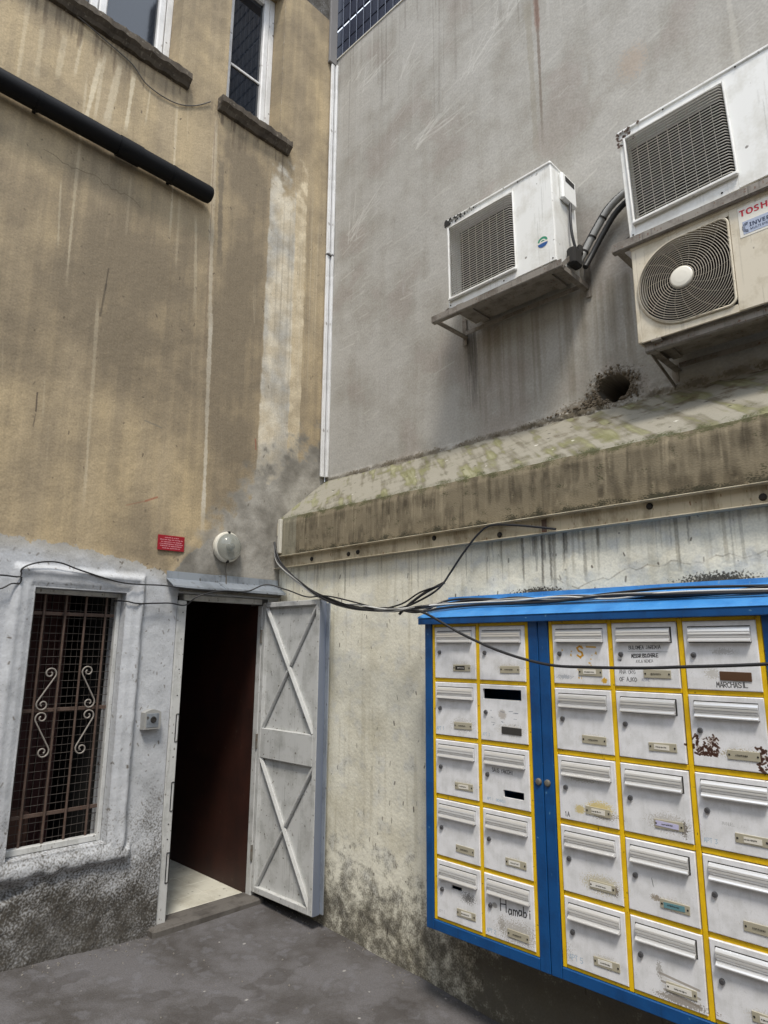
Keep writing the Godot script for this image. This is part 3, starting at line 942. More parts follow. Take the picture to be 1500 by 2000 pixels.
func make_materials() -> void:
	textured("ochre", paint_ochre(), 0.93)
	textured("grey", paint_grey(), 0.92)
	textured("white", paint_white(), 0.9)
	textured("ledge", paint_ledge(), 0.95)
	var g := textured("ground", paint_ground(), 0.86)
	textured("doors", paint_doors(), 0.42)
	textured("enamel", paint_metal(512, 512, 71, Vector3(196, 197, 196), Vector3(158, 159, 156), 260, 60), 0.5, 0.0, 0.9)
	textured("ac_white", paint_metal(512, 512, 81, Vector3(236, 236, 233), Vector3(210, 208, 200), 60, 50), 0.42, 0.0, 0.8)
	textured("ac_cream", paint_metal(512, 512, 91, Vector3(214, 205, 186), Vector3(180, 168, 144), 40, 120), 0.45, 0.0, 0.9)
	textured("steel_old", paint_metal(256, 256, 101, Vector3(120, 116, 108), Vector3(74, 70, 64), 120, 40, Vector3(96, 60, 40)), 0.6, 0.3, 1.6)
	textured("channel", paint_metal(512, 256, 111, Vector3(182, 173, 152), Vector3(124, 114, 94), 110, 60, Vector3(96, 62, 40)), 0.6, 0.0, 1.2)
	textured("blue", paint_metal(512, 512, 121, Vector3(8, 76, 136), Vector3(4, 60, 112), 60, 20, Vector3(140, 160, 180)), 0.45, 0.0, 1.0)
	textured("blue_roof", paint_metal(512, 512, 125, Vector3(66, 138, 204), Vector3(40, 108, 176), 120, 30, Vector3(150, 170, 190)), 0.45, 0.0, 1.0)
	textured("yellow", paint_metal(512, 512, 131, Vector3(234, 192, 10), Vector3(206, 164, 8), 120, 20, Vector3(84, 66, 34)), 0.5, 0.0, 1.2)
	textured("zinc", paint_metal(256, 256, 141, Vector3(168, 176, 186), Vector3(128, 134, 142), 60, 40), 0.42, 0.55, 1.2)
	textured("sill", paint_metal(256, 256, 151, Vector3(82, 74, 64), Vector3(44, 38, 32), 200, 40, Vector3(150, 144, 130)), 0.95, 0.0, 1.5)
	textured("pvc", paint_metal(256, 256, 161, Vector3(226, 226, 226), Vector3(198, 198, 196), 20, 20), 0.4, 0.0, 1.0)
	textured("stone", paint_metal(256, 256, 171, Vector3(96, 92, 88), Vector3(62, 58, 55), 60, 0), 0.9, 0.0, 1.5)
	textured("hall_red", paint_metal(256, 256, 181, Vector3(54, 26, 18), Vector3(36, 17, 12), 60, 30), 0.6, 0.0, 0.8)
	textured("tile", paint_metal(256, 256, 191, Vector3(206, 204, 192), Vector3(180, 176, 162), 40, 0), 0.4, 0.0, 1.2)
	textured("rust", paint_metal(256, 256, 201, Vector3(92, 76, 68), Vector3(62, 48, 40), 100, 20, Vector3(130, 76, 48)), 0.75, 0.2, 3.0)
	textured("bracket", paint_metal(256, 256, 211, Vector3(140, 134, 126), Vector3(92, 84, 76), 140, 40, Vector3(96, 60, 42)), 0.6, 0.2, 2.0)
	relief("ochre", 1024, 2048, 301, 0.12, 0.12)
	relief("grey", 1024, 1024, 302, 0.09, 0.07)
	relief("white", 1280, 896, 303, 0.1, 0.14)
	relief("ledge", 1280, 448, 304, 0.2, 0.16)
	relief("ground", 1024, 1024, 305, 0.2, 0.35)
	g.roughness = 0.85
	flat("alu", rgb(232, 232, 232), 0.3, 0.6)
	flat("lock", rgb(110, 110, 114), 0.25, 0.7)
	flat("black", rgb(20, 20, 22), 0.5)
	flat("rubber", rgb(26, 26, 28), 0.55)
	flat("cable_black", rgb(30, 30, 33), 0.5)
	flat("cable_grey", rgb(150, 150, 148), 0.5)
	flat("cable_white", rgb(198, 198, 196), 0.5)
	flat("plate", rgb(186, 180, 160), 0.45, 0.25)
	flat("plate_dark", rgb(60, 58, 56), 0.5)
	flat("paper", rgb(224, 222, 216), 0.8)
	flat("paper_violet", rgb(196, 194, 226), 0.3)
	flat("paper_teal", rgb(96, 140, 150), 0.7)
	flat("brown", rgb(86, 58, 38), 0.6)
	flat("cavity", rgb(28, 27, 27), 0.9)
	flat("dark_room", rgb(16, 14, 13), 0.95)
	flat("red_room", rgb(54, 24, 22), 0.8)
	flat("wood", rgb(74, 50, 40), 0.8)
	flat("wire_ac", rgb(196, 192, 184), 0.5, 0.1)
	flat("wire_cream", rgb(168, 160, 146), 0.5)
	flat("hub", rgb(232, 228, 216), 0.45)
	flat("lamp_rim", rgb(206, 202, 190), 0.5)
	flat("red_sign", rgb(150, 18, 36), 0.45)
	flat("sign_print", rgb(206, 150, 158), 0.6)
	flat("navy", rgb(28, 36, 58), 0.6)
	flat("navy_wire", rgb(48, 60, 84), 0.5, 0.2)
	flat("wire_mesh", rgb(78, 72, 68), 0.6, 0.3)
	flat("scroll", rgb(142, 136, 130), 0.6, 0.2)
	flat("pipe_black", rgb(12, 13, 16), 0.5)
	M.pipe_black.metallic_specular = 0.3
	flat("grey_paint", rgb(126, 124, 124), 0.8)
	flat("text_red", rgb(196, 24, 46), 0.5)
	flat("text_navy", rgb(44, 54, 84), 0.5)
	flat("sticker", rgb(226, 222, 212), 0.4)
	flat("sticker_blue", rgb(168, 178, 200), 0.4)
	flat("eco_blue", rgb(34, 84, 148), 0.4)
	flat("eco_green", rgb(46, 140, 110), 0.4)
	flat("soot", rgb(44, 42, 40), 0.95)
	flat("intercom", rgb(168, 168, 166), 0.45, 0.3)
	flat("edge_blue", rgb(122, 130, 146), 0.45, 0.2)
	flat("plaster_far", rgb(170, 160, 140), 0.95)
	flat("rubble", rgb(104, 94, 80), 0.98)
	var gl := flat("glass", Color(0.10, 0.12, 0.15, 1.0), 0.04)
	gl.metallic_specular = 0.7
	var lg := flat("lamp_glass", Color(0.55, 0.57, 0.55, 0.5), 0.14)
	lg.transparency = BaseMaterial3D.TRANSPARENCY_ALPHA
	flat("lamp_inner", rgb(160, 160, 154), 0.6)

# ------------------------------------------------------------------ the ochre building (plane z = 0)
var fine := FastNoiseLite.new()
var coarse := FastNoiseLite.new()

# openings: x0, x1, y0, y1, depth
const WIN_A := [-2.75, -1.60, 6.10, 7.7]
const WIN_B := [-1.17, -0.62, 6.10, 7.7]
const GRILLE := [-2.205, -1.655, 0.55, 2.035]
const DOORWAY := [-1.29, -0.53, -0.4, 2.06]

func rect_ring(x: float, y: float, r: Array, wdt: float) -> float:
	# signed distance outward from the rectangle
	var dx := maxf(r[0] - x, x - r[1])
	var dy := maxf(r[2] - y, y - r[3])
	var d := maxf(dx, dy)
	return d

func plaster(x: float, y: float) -> float:
	var d := fine.get_noise_2d(x * 40.0, y * 40.0) * 0.0016 + coarse.get_noise_2d(x * 3.0, y * 3.0) * 0.006
	var dl := interp(DADO, x) + coarse.get_noise_2d(x * 16.0, y * 16.0) * 0.03
	var inside := ss(dl + 0.03, dl - 0.06, y) * ss(-0.9, -1.4, x)
	d += inside * (0.012 + fine.get_noise_2d(x * 14.0 + 50.0, y * 14.0) * 0.004)
	if y < 0.75:
		d += ss(0.75, 0.4, y) * (0.018 + fine.get_noise_2d(x * 110.0, y * 110.0 + 80.0) * 0.008 + coarse.get_noise_2d(x * 10.0, y * 10.0) * 0.006)
	# moulded surround of the barred window
	if y > 0.3 and y < 2.5 and x < -1.4:
		var r := rect_ring(x, y, GRILLE, 0.0)
		if y > 0.5:
			d += 0.030 * ss(0.125, 0.105, r + coarse.get_noise_2d(x * 12.0, y * 12.0) * 0.012)
			d += 0.014 * ss(0.03, 0.0, absf(r - 0.095))
			d -= 0.012 * ss(0.03, 0.018, r)
		elif x > -2.32 and x < -1.5:
			d += 0.035 * ss(0.43, 0.46, y + fine.get_noise_1d(x * 30.0) * 0.02)
		# broken hollow below the sill
		var q := Vector2((x + 2.27) / 0.16, (y - 0.40 + (x + 2.2) * 0.05) / 0.055).length()
		d -= 0.05 * ss(1.1, 0.75, q + fine.get_noise_2d(x * 20.0, y * 20.0) * 0.3)
	return d

func in_rect(x: float, y: float, r: Array) -> bool:
	return x > r[0] and x < r[1] and y > r[2] and y < r[3]

func reveal(st: SurfaceTool, r: Array, depth: float, sides := "LRTB") -> void:
	for s in sides:
		var n := 40
		for k in n:
			var a: Vector2
			var b: Vector2
			var hint := Vector3.ZERO
			if s == "L" or s == "R":
				var x: float = r[0] if s == "L" else r[1]
				a = Vector2(x, lerpf(r[2], r[3], float(k) / n))
				b = Vector2(x, lerpf(r[2], r[3], float(k + 1) / n))
				hint = Vector3(1 if s == "L" else -1, 0, 0)
			else:
				var y: float = r[2] if s == "B" else r[3]
				a = Vector2(lerpf(r[0], r[1], float(k) / n), y)
				b = Vector2(lerpf(r[0], r[1], float(k + 1) / n), y)
				hint = Vector3(0, 1 if s == "B" else -1, 0)
			var P := [Vector3(a.x, a.y, plaster(a.x, a.y)), Vector3(b.x, b.y, plaster(b.x, b.y)), Vector3(b.x, b.y, -depth), Vector3(a.x, a.y, -depth)]
			var o := Vector2(0.02, 0.0) if (s == "L" or s == "R") else Vector2(0, 0.02)
			var sg := -1.0 if (s == "L" or s == "B") else 1.0
			poly(st, P, hint, [luv(a.x, a.y), luv(b.x, b.y), luv(b.x + o.x * sg * 5.0, b.y + o.y * sg * 5.0), luv(a.x + o.x * sg * 5.0, a.y + o.y * sg * 5.0)])

func luv(x: float, y: float) -> Vector2:
	return Vector2((x + LX) / LX, (LY1 - y) / (LY1 - LY0))

func room(parent: Node, called: String, x0: float, x1: float, y0: float, y1: float, z0: float, z1: float, mats: Dictionary) -> void:
	# closed box of slabs behind an opening at z1
	var t := 0.08
	var cx := (x0 + x1) * 0.5
	var cy := (y0 + y1) * 0.5
	var cz := (z0 + z1) * 0.5
	var h := holder(called, parent)
	var st := S()
	box(st, Vector3(x0 - t * 0.5, cy, cz), Vector3(t, y1 - y0 + 2 * t, z1 - z0))
	obj("side_wall", st, mats.get("l"), h)
	st = S()
	box(st, Vector3(x1 + t * 0.5, cy, cz), Vector3(t, y1 - y0 + 2 * t, z1 - z0))
	obj("side_wall", st, mats.get("r"), h)
	st = S()
	box(st, Vector3(cx, y1 + t * 0.5, cz), Vector3(x1 - x0, t, z1 - z0))
	obj("ceiling", st, mats.get("t"), h)
	st = S()
	box(st, Vector3(cx, y0 - t * 0.5, cz), Vector3(x1 - x0, t, z1 - z0))
	obj("floor_slab", st, mats.get("b"), h)
	st = S()
	box(st, Vector3(cx, cy, z0 - t * 0.5), Vector3(x1 - x0 + 2 * t, y1 - y0 + 2 * t, t))
	obj("back_wall", st, mats.get("k"), h)

func upper_window(parent: Node, r: Array, mull: Array, glaze: Array) -> void:
	var w := holder("upper_window", parent)
	var z := -0.20
	var x0: float = r[0]
	var x1: float = r[1]
	var y0: float = r[2]
	var y1: float = r[3]
	var st := S()
	var fw := 0.055
	box(st, Vector3(x0 + fw * 0.5, (y0 + y1) * 0.5, z), Vector3(fw, y1 - y0, 0.06), 0.006)
	box(st, Vector3(x1 - fw * 0.5, (y0 + y1) * 0.5, z), Vector3(fw, y1 - y0, 0.06), 0.006)
	box(st, Vector3((x0 + x1) * 0.5, y0 + fw * 0.5, z), Vector3(x1 - x0 - fw * 2, fw, 0.06), 0.006)
	box(st, Vector3((x0 + x1) * 0.5, y1 - fw * 0.5, z), Vector3(x1 - x0 - fw * 2, fw, 0.06), 0.006)
	obj("frame", st, M.pvc, w)
	# sashes
	var edges := [x0 + fw + 0.004] + mull + [x1 - fw - 0.004]
	for k in edges.size() - 1:
		var a: float = edges[k] + 0.003
		var b: float = edges[k + 1] - 0.003
		var ya := y0 + fw + 0.004
		var yb := y1 - fw - 0.004
		var sw := 0.058
		st = S()
		box(st, Vector3(a + sw * 0.5, (ya + yb) * 0.5, z + 0.012), Vector3(sw, yb - ya, 0.062), 0.010)
		box(st, Vector3(b - sw * 0.5, (ya + yb) * 0.5, z + 0.012), Vector3(sw, yb - ya, 0.062), 0.010)
		box(st, Vector3((a + b) * 0.5, ya + sw * 0.5, z + 0.012), Vector3(b - a - sw * 2, sw, 0.062), 0.010)
		box(st, Vector3((a + b) * 0.5, yb - sw * 0.5, z + 0.012), Vector3(b - a - sw * 2, sw, 0.062), 0.010)
		obj("sash", st, M.pvc, w)
		st = S()
		box(st, Vector3((a + b) * 0.5, (ya + yb) * 0.5, z), Vector3(b - a - sw * 2, yb - ya - sw * 2, 0.008))
		obj("pane", st, M.glass, w)
		for gy in glaze:
			st = S()
			box(st, Vector3((a + b) * 0.5, gy, z + 0.012), Vector3(b - a - sw * 2, 0.022, 0.014), 0.003)
			obj("glazing_bar", st, M.pvc, w)
	# projecting masonry sill, worn front edge
	st = S()
	var xs := steps([x0 - 0.07, x1 + 0.09], 0.02)
	for k in xs.size() - 1:
		var prof := []
		for e in [0, 1]:
			var x := xs[k + e]
			var n := fine.get_noise_1d(x * 60.0) * 0.012
			var n2 := fine.get_noise_1d(x * 31.0 + 90.0) * 0.010
			prof.append([Vector3(x, y0 + 0.004, -0.17), Vector3(x, y0 - 0.018 + n * 0.3, 0.075 + n), Vector3(x, y0 - 0.075 + n2, 0.080 + n2), Vector3(x, y0 - 0.098 + n, 0.052 + n), Vector3(x, y0 - 0.125 + n2, 0.030 + n2), Vector3(x, y0 - 0.13, -0.02)])
		for i in 5:
			poly(st, [prof[0][i], prof[1][i], prof[1][i + 1], prof[0][i + 1]], Vector3(0, 1 if i == 0 else -0.3, 1))
		if k == 0:
			poly(st, prof[0], Vector3(-1, 0, 0))
		if k == xs.size() - 2:
			poly(st, prof[1], Vector3(1, 0, 0))
	obj("sill", st, M.sill, w)

func spiral(c: Vector2, r0: float, a0: float, turns: float, sgnx: float, sgny: float, inward: bool) -> Array:
	var o := []
	var n := 22
	for k in n + 1:
		var t := float(k) / n
		var r := lerpf(r0, r0 * 0.22, t)
		var a := a0 + turns * TAU * t
		o.append(c + Vector2(cos(a) * r * sgnx, sin(a) * r * sgny))
	if not inward:
		o.reverse()
	return o

func ochre_building() -> void:
	var b := thing("ochre_building", "stained ochre plaster building with white dado, barred window and open doorway", "building")
	var us := steps([-4.0, -2.75, -2.33, -2.205, -1.655, -1.60, -1.53, -1.29, -1.17, -0.62, -0.53, 0.0], 0.0165)
	var vs := steps([-0.4, 0.40, 0.55, 2.035, 2.06, 2.6, 6.10, 7.7, 9.4], 0.0175)
	var pos := func(x: float, y: float) -> Vector3: return Vector3(x, y, plaster(x, y))
	var uv := func(x: float, y: float) -> Vector2: return luv(x, y)
	var which := func(x: float, y: float) -> int:
		if in_rect(x, y, WIN_A) or in_rect(x, y, WIN_B) or in_rect(x, y, GRILLE) or in_rect(x, y, DOORWAY):
			return -1
		return 1 if y < interp(DADO, x) else 0
	var g := grid(us, vs, pos, uv, which, 2)
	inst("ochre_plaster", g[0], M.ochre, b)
	inst("white_dado", g[1], M.ochre, b).set_meta("label", "white and grey lower plaster, dirty at the foot")
	var st := S()
	reveal(st, WIN_A, 0.26)
	reveal(st, WIN_B, 0.26)
	reveal(st, GRILLE, 0.20)
	reveal(st, [DOORWAY[0], DOORWAY[1], -0.1, DOORWAY[3]], 0.22, "LRT")
	obj("window_reveals", st, M.ochre, b)
	st = S()
	box(st, Vector3(-6.5, 4.5, -0.15), Vector3(5.0, 9.8, 0.3))
	obj("unseen_wall", st, M.plaster_far, b)
	st = S()
	box(st, Vector3(-8.2, 2.8, 5.0), Vector3(0.3, 6.4, 10.6))  # unseen wall behind the viewpoint, added so light falls from above
	obj("unseen_wall", st, M.plaster_far, b)
	upper_window(b, WIN_A, [-2.17], [])
	upper_window(b, WIN_B, [], [6.72])
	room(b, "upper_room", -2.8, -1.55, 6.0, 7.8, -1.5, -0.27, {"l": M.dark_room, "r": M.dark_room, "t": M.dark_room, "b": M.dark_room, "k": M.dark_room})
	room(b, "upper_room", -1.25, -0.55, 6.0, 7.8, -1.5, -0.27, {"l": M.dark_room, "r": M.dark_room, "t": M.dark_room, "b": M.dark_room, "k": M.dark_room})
	# ---- barred window
	var w := holder("barred_window", b)
	st = S()
	var x0: float = GRILLE[0]
	var x1: float = GRILLE[1]
	var y0: float = GRILLE[2]
	var y1: float = GRILLE[3]
	var cy := (y0 + y1) * 0.5
	box(st, Vector3(x0 + 0.014, cy, -0.06), Vector3(0.026, y1 - y0, 0.04), 0.004)
	box(st, Vector3(x1 - 0.014, cy, -0.06), Vector3(0.026, y1 - y0, 0.04), 0.004)
	box(st, Vector3((x0 + x1) * 0.5, y0 + 0.02, -0.06), Vector3(x1 - x0 - 0.054, 0.036, 0.04), 0.004)
	box(st, Vector3((x0 + x1) * 0.5, y1 - 0.015, -0.06), Vector3(x1 - x0 - 0.054, 0.028, 0.04), 0.004)
	obj("frame", st, M.enamel, w)
	for x in [-2.112, -1.988, -1.868, -1.741]:
		st = S()
		tube(st, [Vector3(x, y0 + 0.03, -0.065), Vector3(x, y1 - 0.02, -0.065)], 0.0075, 8)
		obj("grille_bar", st, M.rust, w)
	for y in [1.89, 1.325, 0.745]:
		st = S()
		box(st, Vector3((x0 + x1) * 0.5, y, -0.075), Vector3(x1 - x0 - 0.05, 0.022, 0.008), 0.002)
		obj("cross_bar", st, M.rust, w)
	st = S()
	var yy := y0 + 0.06
	while yy < y1 - 0.03:
		tube(st, [Vector3(x0 + 0.02, yy, -0.088), Vector3((x0 + x1) * 0.5, yy + fine.get_noise_1d(yy * 90.0) * 0.006, -0.084), Vector3(x1 - 0.02, yy + fine.get_noise_1d(yy * 50.0) * 0.006, -0.088)], 0.0017, 4)
		yy += 0.0465
	var xx := x0 + 0.045
	while xx < x1 - 0.02:
		tube(st, [Vector3(xx, y0 + 0.02, -0.090), Vector3(xx + fine.get_noise_1d(xx * 80.0) * 0.005, cy, -0.088), Vector3(xx, y1 - 0.02, -0.090)], 0.0012, 4)
		xx += 0.034
	obj("wire_mesh", st, M.wire_mesh, w)
	# scrolls: upper pair mirrored below
	for s in [[-2.042, 1.537, -2.068, 1.358, 1.0, 1.0], [-1.822, 1.545, -1.800, 1.358, -1.0, 1.0], [-2.065, 1.284, -2.040, 1.092, 1.0, -1.0], [-1.797, 1.284, -1.820, 1.092, -1.0, -1.0]]:
		var top := Vector2(s[0], s[1])
		var bot := Vector2(s[2], s[3])
		var p2 := []
		if s[5] > 0:
			p2 = spiral(top, 0.036, -0.55, 1.25, s[4], 1.0, false) + spiral(bot, 0.036, PI - 0.55, 1.25, s[4], 1.0, true)
		else:
			p2 = spiral(bot, 0.036, -0.55, 1.25, s[4], -1.0, false) + spiral(top, 0.036, PI - 0.55, 1.25, s[4], -1.0, true)
		var p3 := []
		for p in p2:
			p3.append(Vector3(p.x, p.y, -0.053))
		st = S()
		tube(st, p3, 0.0048, 6)
		obj("scroll", st, M.scroll, w)
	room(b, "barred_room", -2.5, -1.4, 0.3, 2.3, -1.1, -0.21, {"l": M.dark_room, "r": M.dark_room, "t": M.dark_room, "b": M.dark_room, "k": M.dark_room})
	st = S()
	for k in 5:
		box(st, Vector3(-2.04 + k * 0.062, 1.30, -0.62 + (k % 2) * 0.008), Vector3(0.058, 1.96, 0.02), 0.003)
	obj("shutter", st, M.red_room, w)
	st = S()
	box(st, Vector3(-2.10, 0.62, -0.26), Vector3(0.12, 0.26, 0.06), 0.006)
	box(st, Vector3(-2.02, 0.60, -0.28), Vector3(0.03, 0.26, 0.05), 0.006)
	obj("inner_post", st, M.wood, w)
	# ---- doorway
	var f := holder("door_frame", b)
	st = S()
	box(st, Vector3(-1.2525, 0.995, -0.03), Vector3(0.067, 2.03, 0.09), 0.005)
	obj("jamb", st, M.enamel, f)
	st = S()
	box(st, Vector3(-1.205, 0.995, -0.075), Vector3(0.022, 2.03, 0.06), 0.004)
	obj("jamb_stop", st, M.enamel, f)
	st = S()
	box(st, Vector3(-0.5575, 0.995, -0.03), Vector3(0.045, 2.03, 0.06), 0.005)
	obj("jamb", st, M.enamel, f)
	st = S()
	box(st, Vector3(-0.91, 2.037, -0.04), Vector3(0.655, 0.04, 0.08), 0.005)
	obj("head", st, M.enamel, f)
	for y in [1.172, 0.745, 0.32]:
		st = S()
		var h := 0.088
		for q in [[-1.222, 0.0], [-1.242, 0.0]]:
			box(st, Vector3(q[0], y, 0.0165), Vector3(0.005, h * 2, 0.004))
		box(st, Vector3(-1.232, y + h, 0.0165), Vector3(0.0149, 0.005, 0.004))
		box(st, Vector3(-1.232, y - h, 0.0165), Vector3(0.0149, 0.005, 0.004))
		obj("strike_plate", st, M.black, f)
	st = S()
	for y in [1.93, 1.75, 1.55, 1.38, 0.99, 0.58, 0.49]:
		lathe(st, [Vector2(0.0045, 0.0), Vector2(0.004, 0.002), Vector2(0.0, 0.0025)], 8, Vector3(-1.245, y, 0.0152))
	obj("screws", st, M.black, f)
	# threshold and hall
	st = S()
	box(st, Vector3(-0.93, -0.05, 0.0), Vector3(0.82, 0.11, 0.19), 0.012)
	obj("threshold", st, M.stone, b)
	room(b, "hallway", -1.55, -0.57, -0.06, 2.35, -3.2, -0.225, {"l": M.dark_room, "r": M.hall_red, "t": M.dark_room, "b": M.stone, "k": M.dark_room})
	st = S()
	box(st, Vector3(-0.553, 0.995, -0.142), Vector3(0.044, 2.03, 0.160))
	obj("hall_lining", st, M.hall_red, b)
	var fl := holder("hall_floor", b)
	var tm := boxmesh(Vector3(0.196, 0.05, 0.196), 0.002)
	for i in 5:
		for k in 12:
			inst("tile", tm, M.tile, fl, Vector3(-0.67 - i * 0.199, -0.026 + 0.0008 * ((i * 7 + k * 3) % 3), -0.20 - k * 0.199))
	door_leaf(b)

func door_leaf(b: Node3D) -> void:
	var d := holder("door", b, Vector3(-0.577, 0.03, 0.0))
	d.rotation.y = -PI / 2 + 0.02   # local x runs out from the wall, local z faces the courtyard (-x)
	var W := 0.655
	var H := 2.0
	var st := S()
	box(st, Vector3(W * 0.5 + 0.01, H * 0.5, -0.030), Vector3(W - 0.02, H - 0.02, 0.006))
	obj("sheet", st, M.enamel, d)
	# rim of the frame
	for q in [[Vector3(0.018, H * 0.5, -0.0165), Vector3(0.036, H, 0.033)], [Vector3(W - 0.02, H * 0.5, -0.0165), Vector3(0.04, H, 0.033)]]:
		st = S()
		box(st, q[0], q[1], 0.003)
		obj("stile", st, M.enamel, d)
	for q in [[0.02, 0.04], [H - 0.018, 0.036]]:
		st = S()
		box(st, Vector3(W * 0.5 - 0.002, q[0], -0.0165), Vector3(W - 0.078, q[1], 0.033), 0.003)
		obj("rail", st, M.enamel, d)
	st = S()
	box(st, Vector3(W * 0.5 - 0.002, 0.993, -0.0165), Vector3(W - 0.078, 0.205, 0.031), 0.004)
	obj("middle_rail", st, M.enamel, d)
	# crossed braces of folded angle iron
	for s in [[0.04, 0.888], [1.098, 1.962]]:
		var a := Vector3(0.04, s[1], -0.014)
		var c := Vector3(W - 0.042, s[0], -0.014)
		var e := Vector3(0.04, s[0], -0.016)
		var g := Vector3(W - 0.042, s[1], -0.016)
		var mid := (e + g) * 0.5
		st = S()
		bar(st, a, c, 0.030, 0.024, Vector3(0, 0.5, 0.5), 0.004)
		obj("brace", st, M.enamel, d)
		st = S()
		var dir := (g - e).normalized()
		bar(st, e, mid - dir * 0.018, 0.026, 0.020, Vector3(0, 0.5, 0.5), 0.004)
		bar(st, mid + dir * 0.018, g, 0.026, 0.020, Vector3(0, 0.5, 0.5), 0.004)
		obj("brace", st, M.enamel, d)
	# folded free edge with a groove
	st = S()
	box(st, Vector3(W + 0.003, H * 0.5, -0.030), Vector3(0.006, H, 0.058), 0.002)
	obj("edge_strip", st, M.edge_blue, d)
	st = S()
	box(st, Vector3(W + 0.012, H * 0.5 - 0.01, -0.064), Vector3(0.050, H - 0.03, 0.010), 0.002)
	obj("edge_flange", st, M.zinc, d)
	st = S()
	box(st, Vector3(W * 0.5, H * 0.5, -0.058), Vector3(W - 0.01, H - 0.01, 0.004))
	obj("back_sheet", st, M.enamel, d)
	st = S()
	for y in [0.25, 1.0, 1.75]:
		st = S()
		tube(st, [Vector3(0.0, y - 0.05, 0.004), Vector3(0.0, y + 0.05, 0.004)], 0.009, 10)
		obj("hinge", st, M.steel_old, d)

# ------------------------------------------------------------------ the grey building (plane x = 0, lower wall x = -0.44)
const HOLE := Vector2(2.605, 3.195)

func grey_out(z: float, y: float) -> float:
	var d := fine.get_noise_2d(z * 30.0 + 9.0, y * 30.0) * 0.0012 + coarse.get_noise_2d(z * 2.0 + 40.0, y * 2.0) * 0.008
	var q := Vector2((z - HOLE.x) / 0.092, (y - HOLE.y) / 0.080).length()
	q += fine.get_noise_2d(z * 26.0, y * 26.0) * 0.16
	var rough := ss(2.3, 1.2, q)
	var skirt := ss(3.20, 3.11, y + fine.get_noise_1d(z * 12.0) * 0.03) * ss(0.9, 2.4, z) * 0.7 + ss(3.14, 3.10, y) * 0.4
	d += maxf(rough, skirt) * (0.010 + fine.get_noise_2d(z * 46.0, y * 46.0 + 20.0) * 0.020)
	d -= 0.26 * ss(1.02, 0.82, q)
	return d

